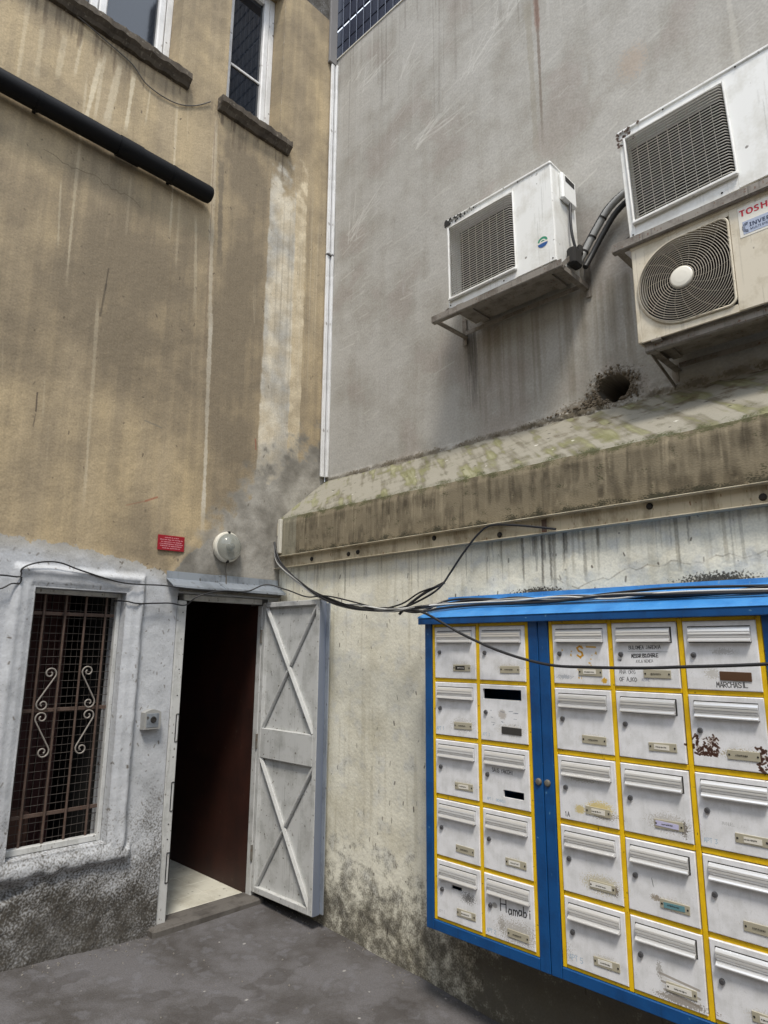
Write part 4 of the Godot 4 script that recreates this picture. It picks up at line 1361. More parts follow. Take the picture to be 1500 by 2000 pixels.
func grey_building() -> void:
	var b := thing("grey_building", "grey rendered wall with sloping mossy ledge above a stained cream lower wall", "building")
	var us := steps([0.0, 2.2, 2.95, 4.4], 0.022)
	var us2 := PackedFloat32Array()
	for u in us:
		us2.append(u)
	us = steps([0.0, 2.15], 0.022)
	us.resize(us.size() - 1)
	us.append_array(steps([2.15, 2.95], 0.008))
	us.resize(us.size() - 1)
	us.append_array(steps([2.95, 4.4], 0.022))
	var vs := steps([3.0, 3.45], 0.008)
	vs.resize(vs.size() - 1)
	vs.append_array(steps([3.45, 7.37], 0.024))
	var pos := func(z: float, y: float) -> Vector3: return Vector3(-grey_out(z, y), y, z)
	var uv := func(z: float, y: float) -> Vector2: return Vector2(z / GZ, (GY1 - y) / (GY1 - GY0))
	var one := func(_a: float, _b: float) -> int: return 0
	inst("upper_wall", grid(us, vs, pos, uv, one)[0], M.grey, b)
	var st := S()
	box(st, Vector3(1.5, 3.5, 4.0), Vector3(2.4, 7.6, 8.6))
	box(st, Vector3(0.15, 5.2, 6.2), Vector3(0.3, 4.3, 3.6))
	obj("building_core", st, M.plaster_far, b)
	st = S()
	box(st, Vector3(-3.9, 2.3, 9.0), Vector3(8.2, 5.4, 0.3))  # added unseen wall across the courtyard, height set for light on the lower walls
	obj("unseen_wall", st, M.plaster_far, b)
	st = S()
	box(st, Vector3(0.14, 7.374, 2.2), Vector3(0.30, 0.012, 4.4))
	obj("coping", st, M.lamp_rim, b)
	# ledge: slope, front, underside
	var prof := [Vector2(0.02, 3.105), Vector2(-0.454, 2.700), Vector2(-0.454, 2.395), Vector2(-0.30, 2.390)]
	us = steps([0.0, 4.4], 0.02)
	vs = steps([0.0, 0.62, 0.66, 0.98, 1.0], 0.02)
	pos = func(z: float, v: float) -> Vector3:
		var p: Vector2
		if v < 0.66:
			p = prof[0].lerp(prof[1], v / 0.66)
		else:
			p = prof[1].lerp(prof[2], (v - 0.66) / 0.34)
		var n := fine.get_noise_2d(z * 22.0, v * 30.0 + 300.0) * 0.0022 + coarse.get_noise_2d(z * 5.0, v * 6.0 + 60.0) * 0.008
		if absf(v - 0.66) < 0.03:
			n -= 0.006 + absf(fine.get_noise_1d(z * 40.0)) * 0.006
		var nd := Vector2(-0.65, 0.76) if v < 0.66 else Vector2(-1, 0)
		p += nd * n
		return Vector3(p.x, p.y, z)
	uv = func(z: float, v: float) -> Vector2: return Vector2(z / 4.4, v)
	var rev := vs.duplicate()
	rev.reverse()
	inst("ledge", grid(us, rev, pos, uv, one)[0], M.ledge, b)
	st = S()
	box(st, Vector3(-0.36, 2.375, 2.2), Vector3(0.17, 0.03, 4.4))
	obj("ledge_underside", st, M.stone, b)
	# lower wall
	us = steps([-0.02, 4.4], 0.02)
	vs = steps([-0.35, 2.38], 0.02)
	pos = func(z: float, y: float) -> Vector3:
		var n := fine.get_noise_2d(z * 26.0 + 7.0, y * 26.0) * 0.0018 + coarse.get_noise_2d(z * 4.0, y * 4.0 + 90.0) * 0.006
		var pk := fine.get_noise_2d(z * 9.0 + 200.0, y * 9.0)
		if y > 1.95 and y < 2.3 and z > 1.8:
			n += 0.004 * ss(0.05, 0.12, pk)
		return Vector3(-0.44 - n, y, z)
	uv = func(z: float, y: float) -> Vector2: return Vector2(z / WZ, (WY1 - y) / (WY1 - WY0))
	inst("lower_wall", grid(us, vs, pos, uv, one)[0], M.white, b)
	st = S()
	box(st, Vector3(-0.02, 1.0, 6.4), Vector3(0.84, 2.8, 4.0))
	obj("lower_wall_end", st, M.plaster_far, b)
	# crumbs of broken render about the hole
	st = S()
	var rng := RandomNumberGenerator.new()
	rng.seed = 5
	for k in 420:
		var a := rng.randf() * TAU
		var rr := 0.085 + absf(rng.randfn(0.0, 0.028))
		var z := HOLE.x + cos(a) * rr * 1.1
		var y := HOLE.y + sin(a) * rr
		if k > 210:
			z = 2.66 - absf(rng.randfn(0.0, 0.2))
			y = 3.12 + absf(rng.randfn(0.0, 0.022)) * clampf((z - 2.1) * 3.0, 0.2, 1.2)
		if y < 3.115:
			y = 3.115 + rng.randf() * 0.01
		var s := rng.randf_range(0.005, 0.016)
		box(st, Vector3(-grey_out(z, y) - s * 0.2, y, z), Vector3(s, s * rng.randf_range(0.5, 1.1), s * rng.randf_range(0.6, 1.6)), s * 0.25, Basis.from_euler(Vector3(rng.randf() * 3, rng.randf() * 3, rng.randf() * 3)))
	var o := obj("render_crumbs", st, M.rubble, b)
	o.set_meta("kind", "stuff")

func screen_and_trunking() -> void:
	# slatted navy screen above the grey wall
	var s := thing("louvre_screen", "dark navy slatted screen with vertical wires standing on top of the grey wall", "screen", Vector3(0.0, 7.38, 0.0), -PI / 2)
	for k in 22:
		var st := S()
		var tilt := 0.006 * sin(k * 2.3)
		box(st, Vector3(2.12, 0.105 + k * 0.205, -0.045), Vector3(4.5, 0.178 + 0.006 * sin(k * 1.7), 0.02), 0.002, Basis(Vector3(0, 0, 1), tilt))
		obj("slat", st, M.navy, s)
	for k in 44:
		var st := S()
		var x := 0.08 + k * 0.098
		tube(st, [Vector3(x, 0.016, -0.020), Vector3(x, 4.5, -0.020)], 0.006, 5)
		obj("wire", st, M.navy_wire, s)
	for x in [0.62, 2.0, 3.4]:
		var st := S()
		box(st, Vector3(x, 2.25, -0.073), Vector3(0.06, 4.5, 0.03), 0.004)
		obj("post", st, M.navy, s)
	var st := S()
	box(st, Vector3(2.2, 0.008, -0.022), Vector3(4.38, 0.016, 0.05), 0.003)
	obj("bottom_rail", st, M.alu, s)
	# grey strip above the trunking
	var g := thing("grey_corner_casing", "flat grey painted casing in the corner beside the navy screen", "casing", Vector3(-0.055, 7.30, 0.02))
	st = S()
	box(st, Vector3(0.0, 1.0, 0.0), Vector3(0.09, 2.0, 0.028), 0.004)
	obj("cover", st, M.grey_paint, g)
	st = S()
	box(st, Vector3(0.0, 0.004, 0.0), Vector3(0.096, 0.02, 0.034), 0.004)
	obj("end_cap", st, M.grey_paint, g)
	var t := thing("cable_trunking", "white plastic cable trunking running down the corner between both buildings", "trunking", Vector3(0, 3.12, 0))
	for q in [[0.0, 2.09], [2.105, 4.17]]:
		st = S()
		box(st, Vector3(-0.013, (q[0] + q[1]) * 0.5, 0.036), Vector3(0.022, q[1] - q[0], 0.034), 0.003)
		obj("cover", st, M.pvc, t)
		st = S()
		box(st, Vector3(-0.052, (q[0] + q[1]) * 0.5, 0.022), Vector3(0.034, q[1] - q[0], 0.020), 0.003)
		obj("cover", st, M.pvc, t)
		st = S()
		box(st, Vector3(-0.027, (q[0] + q[1]) * 0.5, 0.016), Vector3(0.014, q[1] - q[0] - 0.01, 0.008))
		obj("joint_strip", st, M.grey_paint, t)
	st = S()
	box(st, Vector3(-0.035, 2.0975, 0.028), Vector3(0.072, 0.012, 0.04), 0.002)
	obj("coupling", st, M.grey_paint, t)
	var e := thing("trunking_end", "short pale upright trunking at the left end of the ledge where cables emerge", "trunking", Vector3(-0.468, 2.41, 0.03))
	st = S()
	box(st, Vector3(0, 0.145, 0.0), Vector3(0.022, 0.27, 0.036), 0.003)
	obj("cover", st, M.lamp_rim, e)
	st = S()
	box(st, Vector3(0.002, 0.20, -0.026), Vector3(0.022, 0.10, 0.014), 0.002)
	obj("side_strip", st, M.channel, e)

func steel_channel() -> void:
	var c := thing("steel_channel", "long beige rusty steel channel with bolt holes fixed under the concrete ledge", "beam", Vector3(-0.442, 2.345, 0.0), -PI / 2)
	var st := S()
	box(st, Vector3(2.2, 0.0, 0.008), Vector3(4.4, 0.086, 0.010))
	obj("web", st, M.channel, c)
	for y in [0.046, -0.046]:
		st = S()
		box(st, Vector3(2.2, y, 0.026), Vector3(4.4, 0.006, 0.050), 0.002)
		obj("flange", st, M.channel, c)
	for q in [[0.418, -0.004], [0.821, -0.005], [0.915, 0.0], [1.601, 0.02], [2.084, -0.016], [2.942, 0.022], [3.426, -0.01]]:
		st = S()
		lathe(st, [Vector2(0.017, 0.0), Vector2(0.017, 0.002), Vector2(0.011, 0.003), Vector2(0.011, 0.010), Vector2(0.0, 0.011)], 6 + 4, Vector3(q[0], q[1], 0.013))
		obj("bolt", st, M.soot, c)
	st = S()
	box(st, Vector3(2.37, 0.0, 0.014), Vector3(0.03, 0.07, 0.004), 0.001)
	obj("splice_plate", st, M.rust, c)

# ------------------------------------------------------------------ letterboxes
const CW := 0.309
const RH := 0.297

func door_plate(w: float, h: float, t: float, row: int, col: int, hole: Array) -> Mesh:
	# plate with its face at z = t, lower left corner at the origin; hole = [x0,x1,y0,y1] or []
	var st := S()
	var xs := [0.0, w]
	var ys := [0.0, h]
	if hole.size() > 0:
		xs = [0.0, hole[0], hole[1], w]
		ys = [0.0, hole[2], hole[3], h]
	var bv := 0.003
	var uvf := func(p: Vector3) -> Vector2: return Vector2((col + clampf(p.x / w, 0.01, 0.99)) / 5.0, (row + 1.0 - clampf(p.y / h, 0.01, 0.99)) / 5.0)
	for i in xs.size() - 1:
		for j in ys.size() - 1:
			if hole.size() > 0 and i == 1 and j == 1:
				continue
			var a := Vector3(maxf(xs[i], bv), maxf(ys[j], bv), t)
			var b := Vector3(minf(xs[i + 1], w - bv), maxf(ys[j], bv), t)
			var c := Vector3(minf(xs[i + 1], w - bv), minf(ys[j + 1], h - bv), t)
			var d := Vector3(maxf(xs[i], bv), minf(ys[j + 1], h - bv), t)
			poly(st, [a, b, c, d], Vector3(0, 0, 1), [uvf.call(a), uvf.call(b), uvf.call(c), uvf.call(d)])
	var inr := [Vector3(bv, bv, t), Vector3(w - bv, bv, t), Vector3(w - bv, h - bv, t), Vector3(bv, h - bv, t)]
	var mid := [Vector3(0, 0, t - bv), Vector3(w, 0, t - bv), Vector3(w, h, t - bv), Vector3(0, h, t - bv)]
	var low := [Vector3(0, 0, 0), Vector3(w, 0, 0), Vector3(w, h, 0), Vector3(0, h, 0)]
	var cc := Vector3(w * 0.5, h * 0.5, 0)
	for k in 4:
		var k2 := (k + 1) % 4
		var o: Vector3 = (mid[k] + mid[k2]) * 0.5 - cc
		o.z = 0.0
		poly(st, [inr[k], inr[k2], mid[k2], mid[k]], o.normalized() + Vector3(0, 0, 1), [uvf.call(inr[k]), uvf.call(inr[k2]), uvf.call(mid[k2]), uvf.call(mid[k])])
		poly(st, [mid[k], mid[k2], low[k2], low[k]], o, [uvf.call(mid[k]), uvf.call(mid[k2]), uvf.call(low[k2]), uvf.call(low[k])])
	if hole.size() > 0:
		var hp := [Vector3(hole[0], hole[2], 0), Vector3(hole[1], hole[2], 0), Vector3(hole[1], hole[3], 0), Vector3(hole[0], hole[3], 0)]
		var hc := Vector3((hole[0] + hole[1]) * 0.5, (hole[2] + hole[3]) * 0.5, 0)
		for k in 4:
			var k2 := (k + 1) % 4
			var up := Vector3(0, 0, t)
			poly(st, [hp[k], hp[k2], hp[k2] + up, hp[k] + up], hc - (hp[k] + hp[k2]) * 0.5, [uvf.call(hp[k]), uvf.call(hp[k2]), uvf.call(hp[k2]), uvf.call(hp[k])])
	return st.commit()

func flap_mesh(w: float) -> Mesh:
	# ridged aluminium flap, hinged at its top, profile in (y, z) from the top down
	var st := S()
	var line := [Vector2(0.0, 0.001), Vector2(-0.004, 0.007), Vector2(-0.011, 0.0115), Vector2(-0.018, 0.0135), Vector2(-0.0198, 0.0100), Vector2(-0.022, 0.0130), Vector2(-0.029, 0.0145), Vector2(-0.0308, 0.0110), Vector2(-0.033, 0.0128), Vector2(-0.038, 0.0105), Vector2(-0.042, 0.0060), Vector2(-0.0445, 0.0085), Vector2(-0.049, 0.0165), Vector2(-0.054, 0.0215), Vector2(-0.0575, 0.0220), Vector2(-0.0595, 0.0195), Vector2(-0.0595, 0.001)]
	extrude_x(st, line, 0.0, w)
	return st.commit()

func print_mesh(rng: RandomNumberGenerator, w: float) -> Mesh:
	# a row of tiny letters too small to read
	var st := S()
	var x := -w * 0.5
	while x < w * 0.5:
		var lw := rng.randf_range(0.0016, 0.0036)
		box(st, Vector3(x, rng.randf_range(-0.0006, 0.0006), 0.0), Vector3(lw, rng.randf_range(0.003, 0.006), 0.0004))
		x += lw + 0.0018
	return st.commit()

func cabinet(called: String, label: String, z0: float, cols: int, first: int, lock_side: float) -> void:
	var y0 := 0.294
	var inner := cols * CW
	var lw := 0.05 if first == 0 else 0.055
	var rw := 0.055
	var W := lw + inner + rw
	var H := 0.05 + 5 * RH + 0.022
	var c := thing(called, label, "letterboxes", Vector3(-0.45, y0, z0), -PI / 2, "letterbox cabinets on the cream wall")
	var D := 0.226
	var st := S()
	box(st, Vector3(0.004, H * 0.5, D * 0.5), Vector3(0.008, H, D))
	box(st, Vector3(W - 0.004, H * 0.5, D * 0.5), Vector3(0.008, H, D))
	box(st, Vector3(W * 0.5, 0.004, D * 0.5), Vector3(W - 0.017, 0.008, D))
	box(st, Vector3(W * 0.5, H - 0.004, D * 0.5), Vector3(W - 0.017, 0.008, D))
	box(st, Vector3(W * 0.5, H * 0.5, 0.004), Vector3(W - 0.017, H - 0.017, 0.008))
	obj("carcass", st, M.blue, c)
	# blue front frame
	var fz := D + 0.007
	for q in [[Vector3(lw * 0.5, H * 0.5, fz), Vector3(lw - 0.002, H, 0.014)], [Vector3(W - rw * 0.5, H * 0.5, fz), Vector3(rw - 0.002, H, 0.014)]]:
		st = S()
		box(st, q[0], q[1], 0.003)
		obj("frame_stile", st, M.blue, c)
	st = S()
	box(st, Vector3(lw + inner * 0.5, 0.025, fz), Vector3(inner - 0.001, 0.049, 0.014), 0.003)
	obj("frame_rail", st, M.blue, c)
	st = S()
	box(st, Vector3(lw + inner * 0.5, H - 0.011, fz), Vector3(inner - 0.001, 0.021, 0.014), 0.003)
	obj("frame_rail", st, M.blue, c)
	# yellow lattice
	var bw := 0.021
	var yb := 0.05
	for k in cols + 1:
		st = S()
		var x := lw + k * CW
		x = clampf(x, lw + bw * 0.5 + 0.001, lw + inner - bw * 0.5 - 0.001)
		box(st, Vector3(x, yb + RH * 2.5, D - 0.001), Vector3(bw, RH * 5, 0.018), 0.003)
		obj("yellow_bar", st, M.yellow, c)
	for r in 6:
		for k in cols:
			st = S()
			var xa := lw + k * CW + (bw + 0.001 if k == 0 else bw * 0.5)
			var xb := lw + (k + 1) * CW - (bw + 0.001 if k == cols - 1 else bw * 0.5)
			var y := clampf(yb + r * RH, yb + bw * 0.5, yb + 5 * RH - bw * 0.5)
			box(st, Vector3((xa + xb) * 0.5, y, D - 0.0015), Vector3(xb - xa - 0.0006, bw, 0.016), 0.003)
			obj("yellow_bar", st, M.yellow, c)
	# doors
	var fm := flap_mesh((CW - 0.027) * 0.825)
	var lst := S()
	lathe(lst, [Vector2(0.011, 0.0), Vector2(0.0105, 0.006), Vector2(0.009, 0.009), Vector2(0.006, 0.010), Vector2(0.0, 0.0102)], 14)
	var lockm := lst.commit()
	var pm := boxmesh(Vector3(0.115, 0.034, 0.003), 0.001)
	var scm := boxmesh(Vector3(0.007, 0.007, 0.002), 0.001)
	var rng := RandomNumberGenerator.new()
	rng.seed = 9 + first
	for r in 5:
		for k in cols:
			var q := first + k
			var w := CW - 0.027
			var h := RH - 0.026
			if k == 0 or k == cols - 1:
				w -= 0.006
			var x := lw + k * CW + (CW - w) * 0.5 + (0.003 if k == 0 else 0.0) - (0.003 if k == cols - 1 else 0.0)
			if k == cols - 1 and cols > 1 and k != 0:
				x = lw + k * CW + 0.0135
			if k == 0:
				x = lw + 0.0235
			var y := yb + (4 - r) * RH + 0.013 + (0.004 if r == 4 else 0.0) - (0.004 if r == 0 else 0.0)
			var hole := []
			if r == 1 and q == 1:
				hole = [w * 0.07, w * 0.90, h * 0.74, h * 0.925]
			elif r == 2 and q == 1:
				hole = [w * 0.46, w * 0.885, h * 0.16, h * 0.285]
			elif r == 4 and q == 0:
				hole = [w * 0.34, w * 0.58, h * 0.555, h * 0.625]
			var d := inst("letterbox_door", door_plate(w, h, 0.012, r, q, hole), M.doors, c, Vector3(x, y, D + 0.001))
			d.rotation = Vector3(rng.randf_range(-0.006, 0.006), rng.randf_range(-0.008, 0.008), rng.randf_range(-0.004, 0.004))
			if r == 1 and q == 1:
				d.set_meta("label", "bent door with its flap torn off and a black opening")
			if r == 4 and q == 1:
				d.set_meta("label", "door with a handwritten name in black marker")
			if r == 1 and q == 4:
				d.set_meta("label", "door with torn brown tape")
			if not (r == 1 and q == 1):
				inst("flap_gap_shade", boxmesh(Vector3(w * 0.825 + 0.008, 0.066, 0.0012)), M.soot, d, Vector3(w * 0.085 + w * 0.4125 + 0.001, h * 0.91 - 0.0295, 0.0126))  # thin dark plate on the door, standing in for the shaded flap gap
				var fl := inst("flap", fm, M.alu, d, Vector3(w * 0.085, h * 0.91, 0.0124))
				fl.rotation.x = rng.randf_range(-0.02, 0.05)
			inst("lock", lockm, M.lock, d, Vector3(w * 0.13, h * 0.50, 0.0122))
			if r == 2 and q == 1:
				continue
			var pc: Material = M.plate
			if r == 0 and q == 4:
				pc = M.brown
			elif r == 1 and q == 1:
				pc = M.plate_dark
			var np := inst("name_plate", pm, pc, d, Vector3(w * 0.675, h * (0.205 if r != 4 or q != 1 else 0.16), 0.0138))
			np.rotation.z = rng.randf_range(-0.03, 0.03)
			if pc == M.plate:
				for sx in [-0.05, 0.05]:
					inst("screw", scm, M.soot, d, np.position + Vector3(sx, 0, 0.0022))
				var sc: Material = null
				var sw := 0.062
				if r == 3 and q == 3:
					sc = M.paper_teal
					sw = 0.082
				elif r == 2 and q == 3:
					sc = M.paper_violet
					sw = 0.092
				elif r == 3 and q == 2 or r == 4 and q == 3:
					sc = M.paper
					sw = 0.096
				elif r == 0 and q == 0:
					sc = M.soot
				elif (r + q) % 2 == 0:
					sc = M.paper if r > 2 else M.sticker
				if sc != null:
					var sl := inst("paper_slip", boxmesh(Vector3(sw, 0.020, 0.0012)), sc, d, np.position + Vector3(rng.randf_range(-0.01, 0.005), rng.randf_range(-0.002, 0.002), 0.0022))
					sl.rotation.z = rng.randf_range(-0.05, 0.05)
				inst("print", print_mesh(rng, 0.044), M.soot if sc != M.soot else M.paper, d, np.position + Vector3(-0.004, 0.0, 0.0032))
	# lock on the meeting stile
	st = S()
	lathe(st, [Vector2(0.016, 0.0), Vector2(0.015, 0.006), Vector2(0.011, 0.009), Vector2(0.0, 0.010)], 16, Vector3(lock_side if lock_side > 0 else 0.022, H * 0.512, fz + 0.0072))
	obj("stile_lock", st, M.steel_old, c)

func letterboxes() -> void:
	cabinet("letterbox_cabinet", "blue cabinet of ten white letterboxes in two columns with yellow lattice", 1.722, 2, 0, 0.05 + 2 * CW + 0.032)
	cabinet("letterbox_cabinet", "blue cabinet of fifteen white letterboxes in three columns with yellow lattice", 2.4465, 3, 2, -1.0)
	var r := thing("letterbox_roof", "bright blue sloping sheet metal roof above both letterbox cabinets", "roof", Vector3(-0.446, 1.86, 1.70), -PI / 2)
	var W := 1.86
	var st := S()
	var line := [Vector2(0.135, 0.0), Vector2(0.112, 0.004), Vector2(0.010, 0.270), Vector2(0.002, 0.279)]
	extrude_x(st, sheet_outline(line, 0.004), 0.0, W)
	obj("sheet", st, M.blue_roof, r)
	st = S()
	extrude_x(st, [Vector2(0.106, 0.004), Vector2(0.006, 0.268), Vector2(0.002, 0.268), Vector2(0.002, 0.004)], 0.012, 0.016)
	extrude_x(st, [Vector2(0.106, 0.004), Vector2(0.006, 0.268), Vector2(0.002, 0.268), Vector2(0.002, 0.004)], W - 0.016, W - 0.012)
	obj("gusset", st, M.blue, r)
	st = S()
	box(st, Vector3(W * 0.5, -0.016, 0.270), Vector3(W - 0.002, 0.034, 0.014), 0.003)
	obj("fascia", st, M.blue, r)

# ------------------------------------------------------------------ air conditioners
func ac_body(t: Node3D, W: float, H: float, D: float, m: Material, op: Array) -> void:
	# casing with a rectangular opening op = [x0,x1,y0,y1] in its face; local origin at the lower left back corner
	var st := S()
	var th := 0.012
	box(st, Vector3(op[0] * 0.5, H * 0.5, D - th * 0.5), Vector3(op[0], H, th), 0.004)
	box(st, Vector3((op[1] + W) * 0.5, H * 0.5, D - th * 0.5), Vector3(W - op[1], H, th), 0.004)
	box(st, Vector3((op[0] + op[1]) * 0.5, op[2] * 0.5, D - th * 0.5 - 0.0005), Vector3(op[1] - op[0] + 0.004, op[2], th))
	box(st, Vector3((op[0] + op[1]) * 0.5, (op[3] + H) * 0.5, D - th * 0.5 - 0.0005), Vector3(op[1] - op[0] + 0.004, H - op[3], th))
	obj("front_panel", st, m, t)
	st = S()
	box(st, Vector3(th * 0.5, H * 0.5, (D - th) * 0.5), Vector3(th, H - 0.002, D - th), 0.003)
	obj("side_panel", st, m, t)
	st = S()
	box(st, Vector3(W - th * 0.5, H * 0.5, (D - th) * 0.5), Vector3(th, H - 0.002, D - th), 0.003)
	obj("side_panel", st, m, t)
	st = S()
	box(st, Vector3(W * 0.5, H + 0.002, D * 0.5 + 0.002), Vector3(W + 0.010, 0.026, D + 0.012), 0.008)
	obj("lid", st, m, t)
	st = S()
	box(st, Vector3(W * 0.5, 0.008, (D - th) * 0.5), Vector3(W - th * 2 - 0.001, 0.014, D - th - 0.001))
	obj("base_pan", st, M.bracket, t)
	st = S()
	box(st, Vector3(W * 0.5, H * 0.5, D - 0.14), Vector3(W - 0.03, H - 0.03, 0.01))
	obj("inner_wall", st, M.cavity, t)

func fan(t: Node3D, c: Vector3, R: float) -> void:
	var st := S()
	for k in 3:
		var a0 := TAU * k / 3.0 + 0.4
		var n := 10
		for i in n:
			var t0 := float(i) / n
			var t1 := float(i + 1) / n
			var P := []
			for q in [[0.2, t0], [1.0, t0], [1.0, t1], [0.2, t1]]:
				var a: float = a0 + q[1] * 1.45 + q[0] * 0.35
				P.append(c + Vector3(cos(a) * R * q[0], sin(a) * R * q[0], -0.03 + q[1] * 0.05))
			poly(st, P, Vector3(0, 0, 1))
	lathe(st, [Vector2(R * 0.24, -0.04), Vector2(R * 0.24, 0.02), Vector2(0.0, 0.026)], 20, c)
	obj("fan", st, M.cavity, t)

func grille_unit(t: Node3D, W: float, H: float, D: float, m: Material, op: Array) -> void:
	ac_body(t, W, H, D, m, op)
	var cx: float = (op[0] + op[1]) * 0.5
	var cy: float = (op[2] + op[3]) * 0.5
	fan(t, Vector3(cx, cy, D - 0.09), minf(op[1] - op[0], op[3] - op[2]) * 0.46)
	var g := holder("grille", t)
	var st := S()
	var gap := 0.0165
	var y: float = op[2] + 0.012
	while y < op[3] - 0.006:
		tube(st, [Vector3(op[0] + 0.004, y, D - 0.006), Vector3(op[0] + 0.016, y, D + 0.014), Vector3(op[0] + 0.06, y, D + 0.018), Vector3(op[1] - 0.06, y, D + 0.018), Vector3(op[1] - 0.016, y, D + 0.014), Vector3(op[1] - 0.002, y, D - 0.006)], 0.0026, 5)
		y += gap
	obj("horizontal_wires", st, M.wire_ac, g)
	st = S()
	for k in 8:
		var x: float = lerpf(op[0] + 0.06, op[1] - 0.06, k / 7.0)
		tube(st, [Vector3(x, op[2] + 0.002, D + 0.002), Vector3(x, op[2] + 0.02, D + 0.0142), Vector3(x, op[3] - 0.02, D + 0.0142), Vector3(x, op[3] - 0.002, D + 0.002)], 0.0013, 5)
	obj("vertical_wires", st, M.wire_ac, g)
	st = S()
	var f := 0.012
	box(st, Vector3(op[0] - f * 0.5, cy, D + 0.006), Vector3(f, op[3] - op[2] + 2 * f, 0.013), 0.004)
	box(st, Vector3(op[1] + f * 0.5, cy, D + 0.006), Vector3(f, op[3] - op[2] + 2 * f, 0.013), 0.004)
	box(st, Vector3(cx, op[3] + f * 0.5, D + 0.006), Vector3(op[1] - op[0], f, 0.013), 0.004)
	box(st, Vector3(cx, op[2] - f * 0.5 - 0.002, D + 0.012), Vector3(op[1] - op[0] + 0.02, f + 0.006, 0.024), 0.004)
	obj("grille_frame", st, m, g)
	# feet and screws
	for x in [0.1, W - 0.12]:
		st = S()
		box(st, Vector3(x, -0.006, D * 0.5), Vector3(0.06, 0.012, D + 0.02), 0.003)
		obj("foot", st, M.bracket, t)
	st = S()
	for p in [[0.02, 0.02], [W - 0.02, 0.02], [W * 0.55, 0.02], [W * 0.3, H - 0.012], [W * 0.72, H - 0.012]]:
		lathe(st, [Vector2(0.005, 0.0), Vector2(0.004, 0.0025), Vector2(0.0, 0.003)], 8, Vector3(p[0], p[1], D + 0.0004 + (0.0075 if p[1] > H * 0.5 else 0.0)))
	obj("screws", st, M.soot, t)

func text(parent: Node, called: String, s: String, hgt: float, m: Material, at: Vector3, bold := true) -> void:
	var tm := TextMesh.new()
	var f := SystemFont.new()
	f.font_names = PackedStringArray(["Droid Sans"])
	f.font_weight = 700 if bold else 400
	tm.font = f
	tm.text = s
	tm.font_size = 32
	tm.pixel_size = hgt / 23.0
	tm.depth = 0.0008
	tm.horizontal_alignment = HORIZONTAL_ALIGNMENT_LEFT
	tm.vertical_alignment = VERTICAL_ALIGNMENT_CENTER
	var o := inst(called, tm, m, parent, at)
	o.scale = Vector3(1.12, 1, 1)

func bracket_frame(label: String, z0: float, z1: float, y: float, reach: float, strap: float, group: String) -> void:
	# two arms from the wall, a front rail, straps that rise to the wall; local origin at the wall
	var t := thing("wall_bracket", label, "bracket", Vector3(-0.006, y, z0), -PI / 2, group)
	var W := z1 - z0
	for x in [0.0, W]:
		var st := S()
		box(st, Vector3(x, 0.0, reach * 0.5), Vector3(0.005, 0.036, reach), 0.001)
		box(st, Vector3(x + (0.0185 if x == 0.0 else -0.0185), -0.0155, reach * 0.5), Vector3(0.032, 0.005, reach - 0.002), 0.001)
		obj("arm", st, M.bracket, t)
		st = S()
		bar(st, Vector3(x + (-0.005 if x == 0.0 else 0.005), 0.0, reach - 0.02), Vector3(x + (-0.005 if x == 0.0 else 0.005), strap, 0.012), 0.026, 0.004, Vector3(1, 0, 0))
		obj("strap", st, M.bracket, t)
		st = S()
		box(st, Vector3(x, strap * 0.4, 0.004), Vector3(0.036, absf(strap) * 1.25, 0.006), 0.001)
		obj("wall_plate", st, M.bracket, t)
	var st2 := S()
	box(st2, Vector3(W * 0.5, 0.004, reach + 0.003), Vector3(W + 0.03, 0.044, 0.005), 0.001)
	box(st2, Vector3(W * 0.5, -0.0205, reach - 0.015), Vector3(W + 0.03, 0.004, 0.034), 0.001)
	obj("front_rail", st2, M.bracket, t)
	st2 = S()
	box(st2, Vector3(W * 0.5, -0.004, 0.05), Vector3(W - 0.08, 0.03, 0.005), 0.001)
	obj("rear_rail", st2, M.bracket, t)

